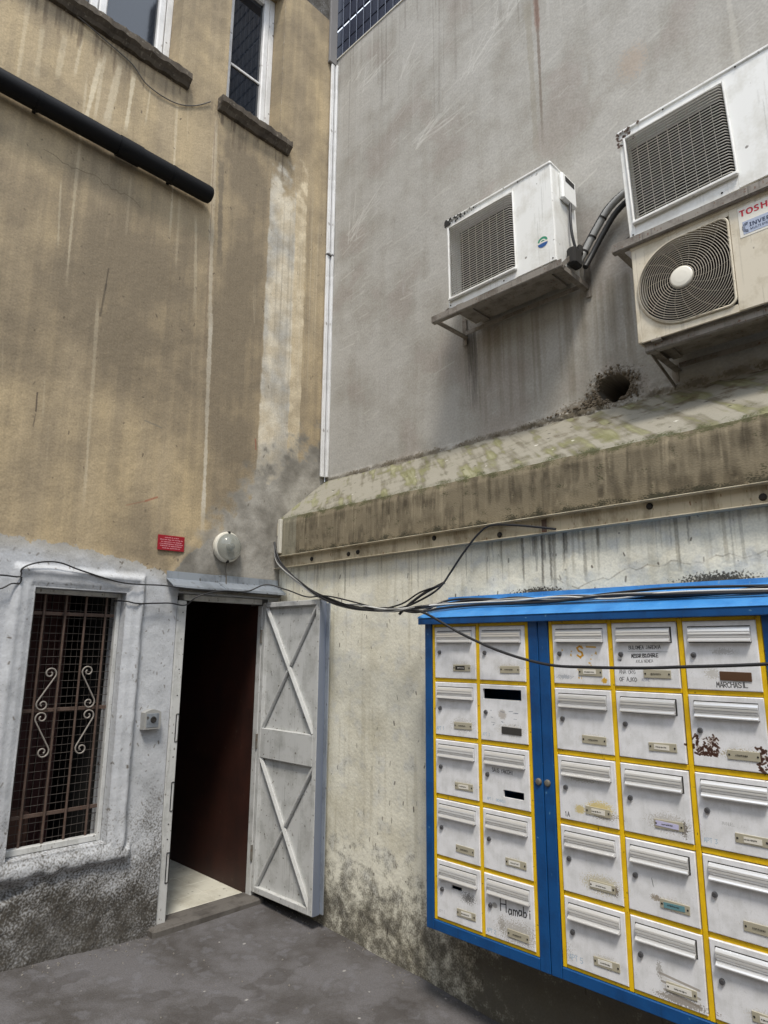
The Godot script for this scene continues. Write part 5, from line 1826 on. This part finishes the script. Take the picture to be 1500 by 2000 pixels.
func air_conditioners() -> void:
	var grp := "air conditioners on the grey wall"
	# unit hanging alone
	bracket_frame("grey angle-iron bracket under the lone air conditioner with the round sticker", 1.53, 2.49, 3.895, 0.352, 0.30, "air conditioner brackets")
	var a := thing("air_conditioner", "white air conditioner hanging alone, rectangular wire grille and round blue-green sticker", "air conditioner", Vector3(-0.06, 3.928, 1.655), -PI / 2, grp)
	a.rotation.z = 0.012
	grille_unit(a, 0.81, 0.66, 0.29, M.ac_white, [0.025, 0.535, 0.065, 0.595])
	# valve cover, wiring box and sticker on the plain side
	var st := S()
	box(st, Vector3(0.825, 0.545, 0.12), Vector3(0.032, 0.19, 0.17), 0.012)
	obj("wiring_cover", st, M.ac_white, a)
	st = S()
	box(st, Vector3(0.8415, 0.60, 0.115), Vector3(0.004, 0.035, 0.11), 0.001)
	obj("handle_recess", st, M.soot, a)
	st = S()
	lathe(st, [Vector2(0.036, 0.0), Vector2(0.036, 0.0008), Vector2(0.0, 0.0009)], 28, Vector3(0.73, 0.155, 0.2905))
	obj("sticker", st, M.sticker, a)
	st = S()
	for k in 12:
		var a0 := PI * k / 12.0
		var a1 := PI * (k + 1) / 12.0
		poly(st, [Vector3(0.73, 0.158, 0.2917), Vector3(0.73 + cos(a0) * 0.033, 0.158 + sin(a0) * 0.031, 0.2917), Vector3(0.73 + cos(a1) * 0.033, 0.158 + sin(a1) * 0.031, 0.2917)], Vector3(0, 0, 1))
	obj("sticker_top", st, M.eco_green, a)
	st = S()
	for k in 12:
		var a0 := PI + PI * k / 12.0
		var a1 := PI + PI * (k + 1) / 12.0
		poly(st, [Vector3(0.73, 0.148, 0.2917), Vector3(0.73 + cos(a0) * 0.033, 0.146 + sin(a0) * 0.026, 0.2917), Vector3(0.73 + cos(a1) * 0.033, 0.146 + sin(a1) * 0.026, 0.2917)], Vector3(0, 0, 1))
	obj("sticker_base", st, M.eco_blue, a)
	st = S()
	for k in 10:
		var a0 := 0.3 + PI * 0.8 * k / 10.0
		var a1 := 0.3 + PI * 0.8 * (k + 1) / 10.0
		poly(st, [Vector3(0.73 + cos(a0) * 0.015, 0.152 + sin(a0) * 0.014, 0.2922), Vector3(0.73 + cos(a0) * 0.023, 0.152 + sin(a0) * 0.021, 0.2922), Vector3(0.73 + cos(a1) * 0.023, 0.152 + sin(a1) * 0.021, 0.2922), Vector3(0.73 + cos(a1) * 0.015, 0.152 + sin(a1) * 0.014, 0.2922)], Vector3(0, 0, 1))
	obj("sticker_arc", st, M.sticker, a)
	# flaked black grime along the upper left edge
	st = S()
	var rng := RandomNumberGenerator.new()
	rng.seed = 3
	for k in 70:
		var u := pow(rng.randf(), 1.7)
		var x := u * 0.30
		var s := rng.randf_range(0.006, 0.022) * (1.15 - u)
		box(st, Vector3(x, 0.662 - rng.randf() * (0.045 - u * 0.02), 0.2995 + rng.randf() * 0.0006), Vector3(s, s * rng.randf_range(0.5, 1.4), 0.0012), 0.0, Basis(Vector3(0, 0, 1), rng.randf() * 3.0))
	obj("grime_flakes", st, M.soot, a).set_meta("kind", "stuff")
	st = S()
	box(st, Vector3(0.85, 0.06, 0.14), Vector3(0.06, 0.12, 0.10), 0.015)
	box(st, Vector3(0.865, 0.13, 0.09), Vector3(0.03, 0.07, 0.04), 0.01)
	obj("service_valve", st, M.soot, a)
	# upper unit of the pair
	bracket_frame("bracket carrying the upper unit of the stacked pair, cut by the photo's right edge", 2.85, 3.74, 3.79, 0.42, 0.34, "air conditioner brackets")
	var c := thing("air_conditioner", "white air conditioner with rectangular wire grille, upper of the stacked pair at right", "air conditioner", Vector3(-0.11, 3.823, 2.925), -PI / 2, grp)
	c.rotation.z = 0.035
	grille_unit(c, 0.84, 0.66, 0.29, M.ac_white, [0.04, 0.535, 0.085, 0.60])
	st = S()
	for k in 30:
		var s := rng.randf_range(0.005, 0.018)
		box(st, Vector3(pow(rng.randf(), 2.0) * 0.12, 0.66 - pow(rng.randf(), 1.5) * 0.09, 0.2995), Vector3(s * 0.8, s, 0.0012), 0.0, Basis(Vector3(0, 0, 1), rng.randf() * 3.0))
	obj("grime_flakes", st, M.rust, c).set_meta("kind", "stuff")
	# lower unit: round guard
	fan_unit(grp)
	# insulated pipes between the units
	var pl := thing("pipe_bundle", "taped grey insulated pipes arching from the lone air conditioner to the stacked pair", "pipes")
	var path := v3([[-0.14, 4.00, 2.50], [-0.10, 4.09, 2.53], [-0.08, 4.21, 2.60], [-0.075, 4.315, 2.69], [-0.08, 4.365, 2.81], [-0.09, 4.36, 2.95]])
	for q in [[Vector3(0, 0, 0), 0.021, "cable_grey"], [Vector3(0.02, -0.035, 0.03), 0.017, "rubber"], [Vector3(0.015, 0.025, -0.026), 0.010, "rubber"]]:
		var p2 := []
		for p in path:
			p2.append(p + q[0])
		st = S()
		tube(st, smooth_curve(p2, 0.012), q[1], 10, [1.0, 1.05, 0.97, 1.03, 0.95])
		obj("pipe", st, M[q[2]], pl)
	st = S()
	var c2 := smooth_curve(path, 0.02)
	for k in [6, 12, 19]:
		if k < c2.size() - 1:
			tube(st, [c2[k] - (c2[k + 1] - c2[k]) * 0.3, c2[k] + (c2[k + 1] - c2[k]) * 0.3], 0.025, 10)
	obj("tape", st, M.soot, pl)
	cable("power_cable", "black cable dropping from the wiring cover of the lone air conditioner", [[-0.17, 4.40, 2.482], [-0.19, 4.30, 2.488], [-0.19, 4.18, 2.492], [-0.17, 4.08, 2.50], [-0.14, 4.02, 2.505]], 0.009, "cable_black", "cable")

func fan_unit(grp: String) -> void:
	var W := 0.80
	var H := 0.535
	var D := 0.29
	bracket_frame("bracket carrying the lower unit of the stacked pair, just above the ledge", 2.96, 3.66, 3.205, 0.36, -0.10, "air conditioner brackets")
	var t := thing("air_conditioner", "cream air conditioner with round spiral fan guard and red lettering, lower of the stacked pair", "air conditioner", Vector3(-0.11, 3.228, 2.925), -PI / 2, grp)
	var cx := 0.246
	var cy := 0.268
	var R := 0.222
	var xr := 0.476
	var rc := 0.035
	ac_body(t, W, H, D, M.ac_cream, [cx - R, xr, cy - R - 0.012, cy + R + 0.012])
	fan(t, Vector3(cx, cy, D - 0.09), R * 0.92)
	var inside := func(p: Vector2, grow: float) -> bool:
		if p.length() < R + grow:
			return true
		var hx := xr - cx + grow
		var hy := R + 0.008 + grow
		if p.x < 0.0 or p.x > hx or absf(p.y) > hy:
			return false
		var q := Vector2(p.x - (hx - rc), absf(p.y) - (hy - rc))
		return not (q.x > 0 and q.y > 0 and q.length() > rc)
	# corner fillers of the front panel round the left half of the guard
	var st := S()
	for sy in [-1.0, 1.0]:
		var n := 14
		for k in n:
			var a0 := PI - PI * 0.5 * k / n
			var a1 := PI - PI * 0.5 * (k + 1) / n
			var hy := R + 0.012
			poly(st, [Vector3(cx + cos(a0) * R, cy + sy * sin(a0) * R, D - 0.001), Vector3(cx + cos(a1) * R, cy + sy * sin(a1) * R, D - 0.001), Vector3(cx + cos(a1) * R, cy + sy * hy, D - 0.001), Vector3(cx + cos(a0) * R, cy + sy * hy, D - 0.001)], Vector3(0, 0, 1))
		poly(st, [Vector3(cx, cy + sy * (R + 0.0), D - 0.001), Vector3(xr, cy + sy * (R + 0.008), D - 0.001), Vector3(xr, cy + sy * (R + 0.012), D - 0.001), Vector3(cx, cy + sy * (R + 0.012), D - 0.001)], Vector3(0, 0, 1))
	obj("guard_surround", st, M.ac_cream, t)
	var g := holder("fan_guard", t)
	st = S()
	var r := 0.058
	while r < 0.34:
		var run := []
		for k in 97:
			var a := TAU * k / 96.0
			var p := Vector2(cos(a), sin(a)) * r
			if inside.call(p, -0.002):
				run.append(Vector3(cx + p.x, cy + p.y, D + 0.016 - 0.010 * pow(r / 0.3, 3.0)))
			else:
				if run.size() > 1:
					tube(st, run, 0.0019, 5)
				run = []
		if run.size() > 1:
			tube(st, run, 0.0019, 5)
		r += 0.0115
	obj("rings", st, M.wire_cream, g)
	st = S()
	for k in 18:
		var a := TAU * k / 18.0
		var last := 0.05
		while inside.call(Vector2(cos(a + (last - 0.05) * 2.2), sin(a + (last - 0.05) * 2.2)) * (last + 0.01), -0.003):
			last += 0.01
		var pp := []
		for i in 9:
			var rr := lerpf(0.05, last, i / 8.0)
			var an := a + (rr - 0.05) * 2.2
			pp.append(Vector3(cx + cos(an) * rr, cy + sin(an) * rr, D + 0.0115 - 0.010 * pow(rr / 0.3, 3.0)))
		tube(st, pp, 0.0011, 4)
	obj("spokes", st, M.wire_cream, g)
	# raised rim
	st = S()
	var rim := []
	for k in 25:
		var a := PI * 0.5 + PI * k / 24.0
		rim.append(Vector3(cx + cos(a) * R, cy + sin(a) * (R + 0.004), D + 0.004))
	var hx2 := xr - 0.004
	for k in 7:
		var a := -PI * 0.5 + PI * 0.5 * k / 6.0
		rim.append(Vector3(hx2 - rc + cos(a) * rc, cy - R - 0.006 + rc + sin(a) * rc, D + 0.004))
	for k in 7:
		var a := PI * 0.5 * k / 6.0
		rim.append(Vector3(hx2 - rc + cos(a) * rc, cy + R + 0.006 - rc + sin(a) * rc, D + 0.004))
	rim.append(rim[0])
	tube(st, rim, 0.0065, 6)
	obj("rim", st, M.ac_cream, g)
	st = S()
	lathe(st, [Vector2(0.054, 0.004), Vector2(0.054, 0.020), Vector2(0.048, 0.0245), Vector2(0.03, 0.027), Vector2(0.0, 0.028)], 32, Vector3(cx, cy, D))
	obj("hub", st, M.hub, g)
	# name panel
	st = S()
	box(st, Vector3(0.655, 0.435, D + 0.0008), Vector3(0.275, 0.155, 0.0014), 0.0005)
	obj("label_panel", st, M.sticker, t)
	st = S()
	box(st, Vector3(0.66, 0.402, D + 0.0020), Vector3(0.255, 0.066, 0.0010), 0.0004)
	obj("label_band", st, M.sticker_blue, t)
	text(t, "lettering", "TOSHIBA", 0.031, M.text_red, Vector3(0.522, 0.480, D + 0.0022))
	text(t, "lettering", "INVERTER", 0.019, M.text_navy, Vector3(0.560, 0.409, D + 0.0030))
	text(t, "lettering", "MULTI SYSTEM", 0.010, M.text_navy, Vector3(0.562, 0.386, D + 0.0030), false)
	st = S()
	for k in 3:
		var pts := []
		for i in 12:
			var an := PI * 0.45 + PI * 1.1 * i / 11.0
			pts.append(Vector3(0.552 + cos(an) * (0.012 + k * 0.005), 0.402 + sin(an) * (0.014 + k * 0.005), D + 0.0029))
		tube(st, pts, 0.001, 4)
	obj("label_swirl", st, M.text_navy, t)
	for x in [0.06, W - 0.1]:
		st = S()
		box(st, Vector3(x + 0.03, -0.006, D * 0.5), Vector3(0.05, 0.010, D), 0.002)
		obj("foot", st, M.bracket, t)

# ------------------------------------------------------------------ cables
func cable(called: String, label: String, pts: Array, r: float, mat: String, cat := "cable", group := "", jitter := 0.0, sd := 0) -> void:
	var t := thing(called, label, cat, Vector3.ZERO, 0.0, group)
	var p := v3(pts)
	if jitter > 0.0:
		var rng := RandomNumberGenerator.new()
		rng.seed = sd
		for i in range(1, p.size()):
			p[i] += Vector3(rng.randf_range(-1, 0.2), rng.randf_range(-1, 1), rng.randf_range(-1, 1)) * jitter
	var st := S()
	tube(st, smooth_curve(p, 0.02), r, 7)
	obj("sheath", st, M[mat], t)

func cables() -> void:
	var run := [[-0.5, 2.507, 0.006], [-0.52, 2.331, 0.104], [-0.55, 2.151, 0.432], [-0.58, 2.024, 0.754], [-0.61, 1.954, 1.092], [-0.64, 1.919, 1.396], [-0.68, 1.915, 1.678]]
	var roof := [[-0.600, 1.938, 1.783], [-0.572, 1.940, 2.03], [-0.583, 1.936, 2.267], [-0.586, 1.934, 2.534], [-0.591, 1.932, 2.8], [-0.602, 1.929, 3.083], [-0.598, 1.929, 3.5]]
	var kinds := [["black", "cable_black", 0.0065], ["white", "cable_white", 0.005], ["thick grey", "cable_grey", 0.0055], ["thickest black", "cable_black", 0.008], ["thin black", "cable_black", 0.005], ["thin grey", "cable_grey", 0.004], ["black", "cable_black", 0.0065]]
	for k in kinds.size():
		var pts := []
		for p in run:
			pts.append([p[0], p[1], p[2]])
		for p in roof:
			pts.append([p[0] + (k - 3) * 0.011, p[1] + (3 - k) * -0.0042 + 0.005 + (k % 2) * 0.004, p[2]])
		cable("bundled_cable", "%s strand of the cable bundle sagging from ledge to letterbox roof" % kinds[k][0], pts, kinds[k][2], kinds[k][1], "cable", "strands of the sagging cable bundle", 0.016, 40 + k)
	cable("looped_cable", "black cable dropping from the steel channel into the sagging bundle", [[-0.497, 2.31, 2.462], [-0.5, 2.359, 2.23], [-0.505, 2.379, 2.065], [-0.51, 2.342, 1.979], [-0.54, 2.235, 1.889], [-0.56, 2.128, 1.81], [-0.6, 2.039, 1.758], [-0.62, 1.979, 1.646], [-0.64, 1.933, 1.501], [-0.63, 1.925, 1.298], [-0.60, 1.98, 0.95]], 0.0062, "cable_black")
	cable("cable_tail", "short black cut cable end poking up from the bundle beside the letterbox roof", [[-0.57, 2.07, 1.771], [-0.6, 2.016, 1.648], [-0.63, 1.953, 1.554], [-0.645, 1.895, 1.485]], 0.0085, "cable_black")
	cable("cable_tail", "thin black cable curving up out of the bundle left of the letterbox roof", [[-0.585, 2.055, 1.76], [-0.61, 2.02, 1.62], [-0.63, 1.955, 1.48], [-0.63, 1.93, 1.25], [-0.60, 1.96, 1.05]], 0.005, "cable_black")
	cable("drooping_cable", "thick black cable drooping across the upper row of letterbox doors", [[-0.61, 1.951, 1.092], [-0.66, 1.922, 1.541], [-0.755, 1.885, 1.786], [-0.76, 1.767, 2.049], [-0.76, 1.678, 2.299], [-0.76, 1.626, 2.538], [-0.76, 1.619, 2.742], [-0.76, 1.621, 2.973], [-0.76, 1.629, 3.141], [-0.76, 1.647, 3.455], [-0.74, 1.68, 3.75], [-0.60, 1.80, 4.1], [-0.45, 1.95, 4.35]], 0.0068, "cable_black")
	cable("wall_cable", "black cable looping over the top of the barred window to the door canopy", [[-5.5, 2.10, 0.02], [-4.2, 2.04, 0.04], [-2.9, 2.05, 0.05], [-2.557, 2.072, 0.06], [-2.407, 2.085, 0.06], [-2.301, 2.085, 0.06], [-2.301, 2.126, 0.06], [-2.255, 2.16, 0.065], [-2.173, 2.183, 0.065], [-2.086, 2.183, 0.065], [-1.963, 2.148, 0.065], [-1.702, 2.095, 0.06], [-1.453, 2.094, 0.10], [-1.342, 2.085, 0.13], [-1.15, 2.080, 0.13], [-0.95, 2.088, 0.13]], 0.0048, "cable_black")
	cable("wall_cable", "short black cable entering from the left edge beside the barred window", [[-5.5, 2.06, 0.02], [-4.2, 1.96, 0.04], [-2.9, 1.93, 0.04], [-2.543, 1.971, 0.05], [-2.396, 2.009, 0.05], [-2.342, 2.042, 0.05], [-2.3, 2.048, 0.055], [-2.295, 2.083, 0.06]], 0.0045, "cable_black")
	cable("wall_cable", "black cable from the barred window across the doorway head to the bundle", [[-1.70, 1.985, -0.05], [-1.66, 1.981, 0.04], [-1.58, 1.97, 0.055], [-1.371, 1.984, 0.05], [-1.267, 1.975, 0.08], [-1.206, 2.035, 0.13], [-1.042, 2.082, 0.15], [-0.845, 2.090, 0.17], [-0.698, 2.148, 0.2], [-0.6, 2.11, 0.319], [-0.62, 2.045, 0.582], [-0.63, 2.040, 0.80], [-0.63, 1.978, 1.113], [-0.63, 1.932, 1.298]], 0.0048, "cable_black")
	cable("thin_wire", "thin dark wire sagging between the two upper window sills", [[-2.502, 6.0, 0.02], [-2.309, 5.965, 0.018], [-2.124, 5.926, 0.015], [-1.949, 5.882, 0.012], [-1.824, 5.794, 0.010], [-1.617, 5.789, 0.010], [-1.449, 5.872, 0.010], [-1.313, 6.0, 0.016]], 0.0045, "cable_grey_dark", "wire")

# ------------------------------------------------------------------ small fittings on the ochre wall
func fittings() -> void:
	var p := thing("drain_pipe", "thick black plastic pipe running along the upper ochre wall", "pipe", Vector3(0, 5.11, 0.085))
	var st := S()
	tube(st, [Vector3(-3.9, 0.0, 0), Vector3(-2.2, 0.003, 0), Vector3(-1.32, 0, 0)], 0.066, 20)
	obj("tube", st, M.pipe_black, p)
	st = S()
	tube(st, [Vector3(-1.325, 0, 0), Vector3(-1.30, 0, 0), Vector3(-1.292, 0, 0)], 0.064, 20, [1.0, 0.98, 0.82])
	obj("end_cap", st, M.pipe_black, p)
	st = S()
	tube(st, [Vector3(-2.02, 0, 0), Vector3(-1.86, 0, 0)], 0.072, 20)
	obj("sleeve", st, M.pipe_black, p)
	for x in [-2.55, -1.62]:
		st = S()
		tube(st, [Vector3(x, 0, 0), Vector3(x + 0.022, 0, 0)], 0.069, 20)
		box(st, Vector3(x + 0.011, -0.02, -0.07), Vector3(0.02, 0.03, 0.05))
		obj("clip", st, M.pipe_black, p)
	# bulkhead lamp, unlit
	var l := thing("wall_lamp", "round unlit bulkhead lamp with ribbed glass dome above the doorway", "lamp", Vector3(-0.935, 2.415, 0.012))
	st = S()
	lathe(st, [Vector2(0.104, -0.01), Vector2(0.112, 0.004), Vector2(0.112, 0.026), Vector2(0.106, 0.036), Vector2(0.094, 0.040), Vector2(0.0, 0.040)], 36)
	obj("base", st, M.lamp_rim, l)
	st = S()
	var dome := []
	for k in 13:
		var a := PI * 0.5 * k / 12.0
		dome.append(Vector2(cos(a) * 0.098 + 0.0006 * (k % 2), 0.036 + sin(a) * 0.075))
	lathe(st, dome, 40)
	obj("glass_dome", st, M.lamp_glass, l)
	st = S()
	lathe(st, [Vector2(0.026, 0.04), Vector2(0.030, 0.06), Vector2(0.022, 0.085), Vector2(0.0, 0.094)], 20)
	obj("bulb", st, M.lamp_inner, l)
	for y in [0.106, -0.106]:
		st = S()
		box(st, Vector3(0, y, 0.028), Vector3(0.022, 0.02, 0.026), 0.005)
		obj("clasp", st, M.soot, l)
	# lamp drip cable
	cable("lamp_wire", "thin grey wire hanging from the bulkhead lamp to the door canopy", [[-0.93, 2.315, 0.03], [-0.935, 2.25, 0.024], [-0.93, 2.20, 0.03], [-0.94, 2.14, 0.05], [-0.97, 2.10, 0.11]], 0.004, "cable_grey_dark", "wire")
	# red notice
	var r := thing("red_notice", "small red notice with white lines of print above the barred window", "sign", Vector3(-1.369, 2.394, 0.014))
	r.rotation.z = 0.015
	st = S()
	box(st, Vector3.ZERO, Vector3(0.196, 0.104, 0.006), 0.001)
	obj("plate", st, M.red_sign, r)
	st = S()
	var rng := RandomNumberGenerator.new()
	rng.seed = 12
	var rows := [[0.036, 0.10, 0.0], [0.021, 0.166, 0.0], [0.006, 0.15, 0.0], [-0.008, 0.168, 0.0], [-0.022, 0.16, 0.0], [-0.037, 0.13, 0.0]]
	for q in rows:
		var x: float = -q[1] * 0.5
		while x < q[1] * 0.5:
			var wdt := rng.randf_range(0.002, 0.0048)
			box(st, Vector3(x + wdt * 0.5, q[0] + rng.randf_range(-0.0008, 0.0008), 0.0034), Vector3(wdt, rng.randf_range(0.004, 0.0068), 0.0006))
			x += wdt + (0.0014 if rng.randf() > 0.16 else 0.006)
	obj("print", st, M.sign_print, r)
	# intercom box
	var i := thing("intercom_box", "small grey metal bell box with one dark button beside the doorway", "doorbell", Vector3(-1.428, 1.18, 0.012))
	st = S()
	var out := []
	for k in 9:
		var a := lerpf(0.0, 1.0, k / 8.0)
		out.append(Vector2(0.105 + sin(a * PI) * 0.020, 0))
	var top := [Vector2(-0.06, 0.0), Vector2(0.06, 0.0)]
	for k in 9:
		var a := k / 8.0
		top.append(Vector2(0.06 - 0.12 * a, 0.105 + sin(a * PI) * 0.02))
	for k in top.size():
		var a: Vector2 = top[k]
		var b: Vector2 = top[(k + 1) % top.size()]
		var d := b - a
		poly(st, [Vector3(a.x, a.y, 0), Vector3(b.x, b.y, 0), Vector3(b.x * 0.94, b.y * 0.97 + 0.002, 0.045), Vector3(a.x * 0.94, a.y * 0.97 + 0.002, 0.045)], Vector3(d.y, -d.x, 0.1))
	var fr := []
	for q in top:
		fr.append(Vector3(q.x * 0.94, q.y * 0.97 + 0.002, 0.045))
	poly(st, fr, Vector3(0, 0, 1))
	obj("housing", st, M.intercom, i)
	st = S()
	box(st, Vector3(0, 0.056, 0.0465), Vector3(0.082, 0.086, 0.003), 0.001)
	obj("face_plate", st, M.zinc, i)
	st = S()
	lathe(st, [Vector2(0.020, 0.0), Vector2(0.019, 0.004), Vector2(0.012, 0.005), Vector2(0.011, 0.003), Vector2(0.0, 0.004)], 18, Vector3(0.004, 0.06, 0.048))
	obj("button", st, M.soot, i)
	# zinc canopy over the door
	var c := thing("door_canopy", "bent grey zinc sheet canopy over the open doorway", "canopy", Vector3(-0.93, 2.10, 0.014))
	st = S()
	extrude_x(st, sheet_outline([Vector2(0.105, 0.0), Vector2(0.052, 0.004), Vector2(0.0, 0.105), Vector2(-0.012, 0.107)], 0.004), -0.455, -0.03)
	obj("sheet", st, M.zinc, c)
	st = S()
	extrude_x(st, sheet_outline([Vector2(0.108, 0.004), Vector2(0.056, 0.008), Vector2(0.004, 0.109), Vector2(-0.012, 0.111)], 0.004), -0.06, 0.468)
	obj("sheet", st, M.zinc, c)
	st = S()
	poly(st, [Vector3(0.467, 0.052, 0.006), Vector3(0.467, -0.01, 0.109), Vector3(0.467, -0.01, 0.03)], Vector3(1, 0, 0))
	box(st, Vector3(0.05, -0.020, 0.035), Vector3(0.82, 0.018, 0.06), 0.003)
	obj("batten", st, M.steel_old, c)

func ground() -> void:
	var us := steps([-8.5, -3.2, -0.40], 0.05)
	var vs := steps([-0.06, 3.0, 9.5], 0.05)
	var hfun := func(x: float, z: float) -> float:
		var zc := clampf(z, 0.0, 2.4)
		var y := -0.035 - 0.030 * zc - 0.010 * zc * zc
		y += clampf((-1.35 - x) * 0.06, 0.0, 0.055) * ss(1.2, 0.0, z)
		return y + coarse.get_noise_2d(x * 3.0, z * 3.0) * 0.010 + fine.get_noise_2d(x * 20.0, z * 20.0) * 0.0022
	var pos := func(x: float, z: float) -> Vector3: return Vector3(x, hfun.call(x, z), z)
	var uv := func(x: float, z: float) -> Vector2: return Vector2(x / 3.4, z / 3.4)
	var one := func(_a: float, _b: float) -> int: return 0
	var rev := vs.duplicate()
	rev.reverse()
	var o := MeshInstance3D.new()
	o.name = "ground"
	o.mesh = grid(us, rev, pos, uv, one)[0]
	o.material_override = M.ground
	add_child(o)
	o.set_meta("kind", "structure")
	o.set_meta("label", "worn dark grey asphalt of the courtyard")
	# scattered grit
	var st := S()
	var rng := RandomNumberGenerator.new()
	rng.seed = 21
	for k in 230:
		var x := rng.randf_range(-3.0, -0.46)
		var z := rng.randf_range(0.03, 2.2)
		if k < 70:
			z = 0.05 + absf(rng.randfn(0.0, 0.06))
			x = rng.randf_range(-2.6, -1.35)
		elif k < 130:
			x = -0.46 - absf(rng.randfn(0.0, 0.05))
		var s := rng.randf_range(0.002, 0.007)
		box(st, Vector3(x, hfun.call(x, z) + s * 0.25, z), Vector3(s * 1.5, s, s * 1.2), s * 0.2, Basis.from_euler(Vector3(rng.randf(), rng.randf() * 6, rng.randf())))
	var g := obj("grit", st, M.grit, self)
	g.set_meta("kind", "stuff")
	g.set_meta("label", "pale grit and crumbs scattered over the asphalt")
	g.set_meta("category", "grit")

func _ready() -> void:
	# camera
	var cam := Camera3D.new()
	cam.name = "camera"
	cam.fov = 75.91
	cam.near = 0.05
	cam.far = 200.0
	add_child(cam)
	cam.transform = Transform3D(Basis(Vector3(0.70052816, 0.00685108, 0.71359188), Vector3(-0.15108581, 0.97871005, 0.13892345), Vector3(-0.69744776, -0.2051334, 0.68664904)).orthonormalized(), Vector3(-3.52231, 1.68927, 4.18396))
	cam.current = true
	# overcast sky over a narrow courtyard
	var we := WorldEnvironment.new()
	we.name = "environment"
	var env := Environment.new()
	env.background_mode = Environment.BG_SKY
	var sm := ProceduralSkyMaterial.new()
	sm.sky_top_color = Color(0.86, 0.90, 0.96)
	sm.sky_horizon_color = Color(0.80, 0.83, 0.87)
	sm.sky_curve = 0.3
	sm.ground_horizon_color = Color(0.5, 0.5, 0.5)
	sm.ground_bottom_color = Color(0.3, 0.3, 0.3)
	var sky := Sky.new()
	sky.sky_material = sm
	env.sky = sky
	env.tonemap_mode = Environment.TONE_MAPPER_LINEAR
	env.tonemap_exposure = 2.1
	env.sdfgi_enabled = true
	env.ssao_enabled = true
	env.ssil_enabled = true
	we.environment = env
	add_child(we)
	var sun := DirectionalLight3D.new()
	sun.name = "sun"
	sun.light_energy = 0.5
	sun.light_angular_distance = 12.0
	sun.light_color = Color(1.0, 0.97, 0.92)
	sun.shadow_enabled = true
	add_child(sun)
	sun.look_at_from_position(Vector3.ZERO, Vector3(0.38, -1.0, -0.42))
	# noise fields and materials
	fine.seed = 4
	fine.frequency = 0.25
	fine.fractal_octaves = 3
	coarse.seed = 8
	coarse.frequency = 0.3
	coarse.fractal_octaves = 4
	make_materials()
	flat("cable_grey_dark", rgb(84, 80, 74), 0.6)
	flat("grit", rgb(122, 118, 112), 0.9)
	# structure
	ground()
	ochre_building()
	grey_building()
	# objects
	screen_and_trunking()
	steel_channel()
	letterboxes()
	air_conditioners()
	fittings()
	cables()
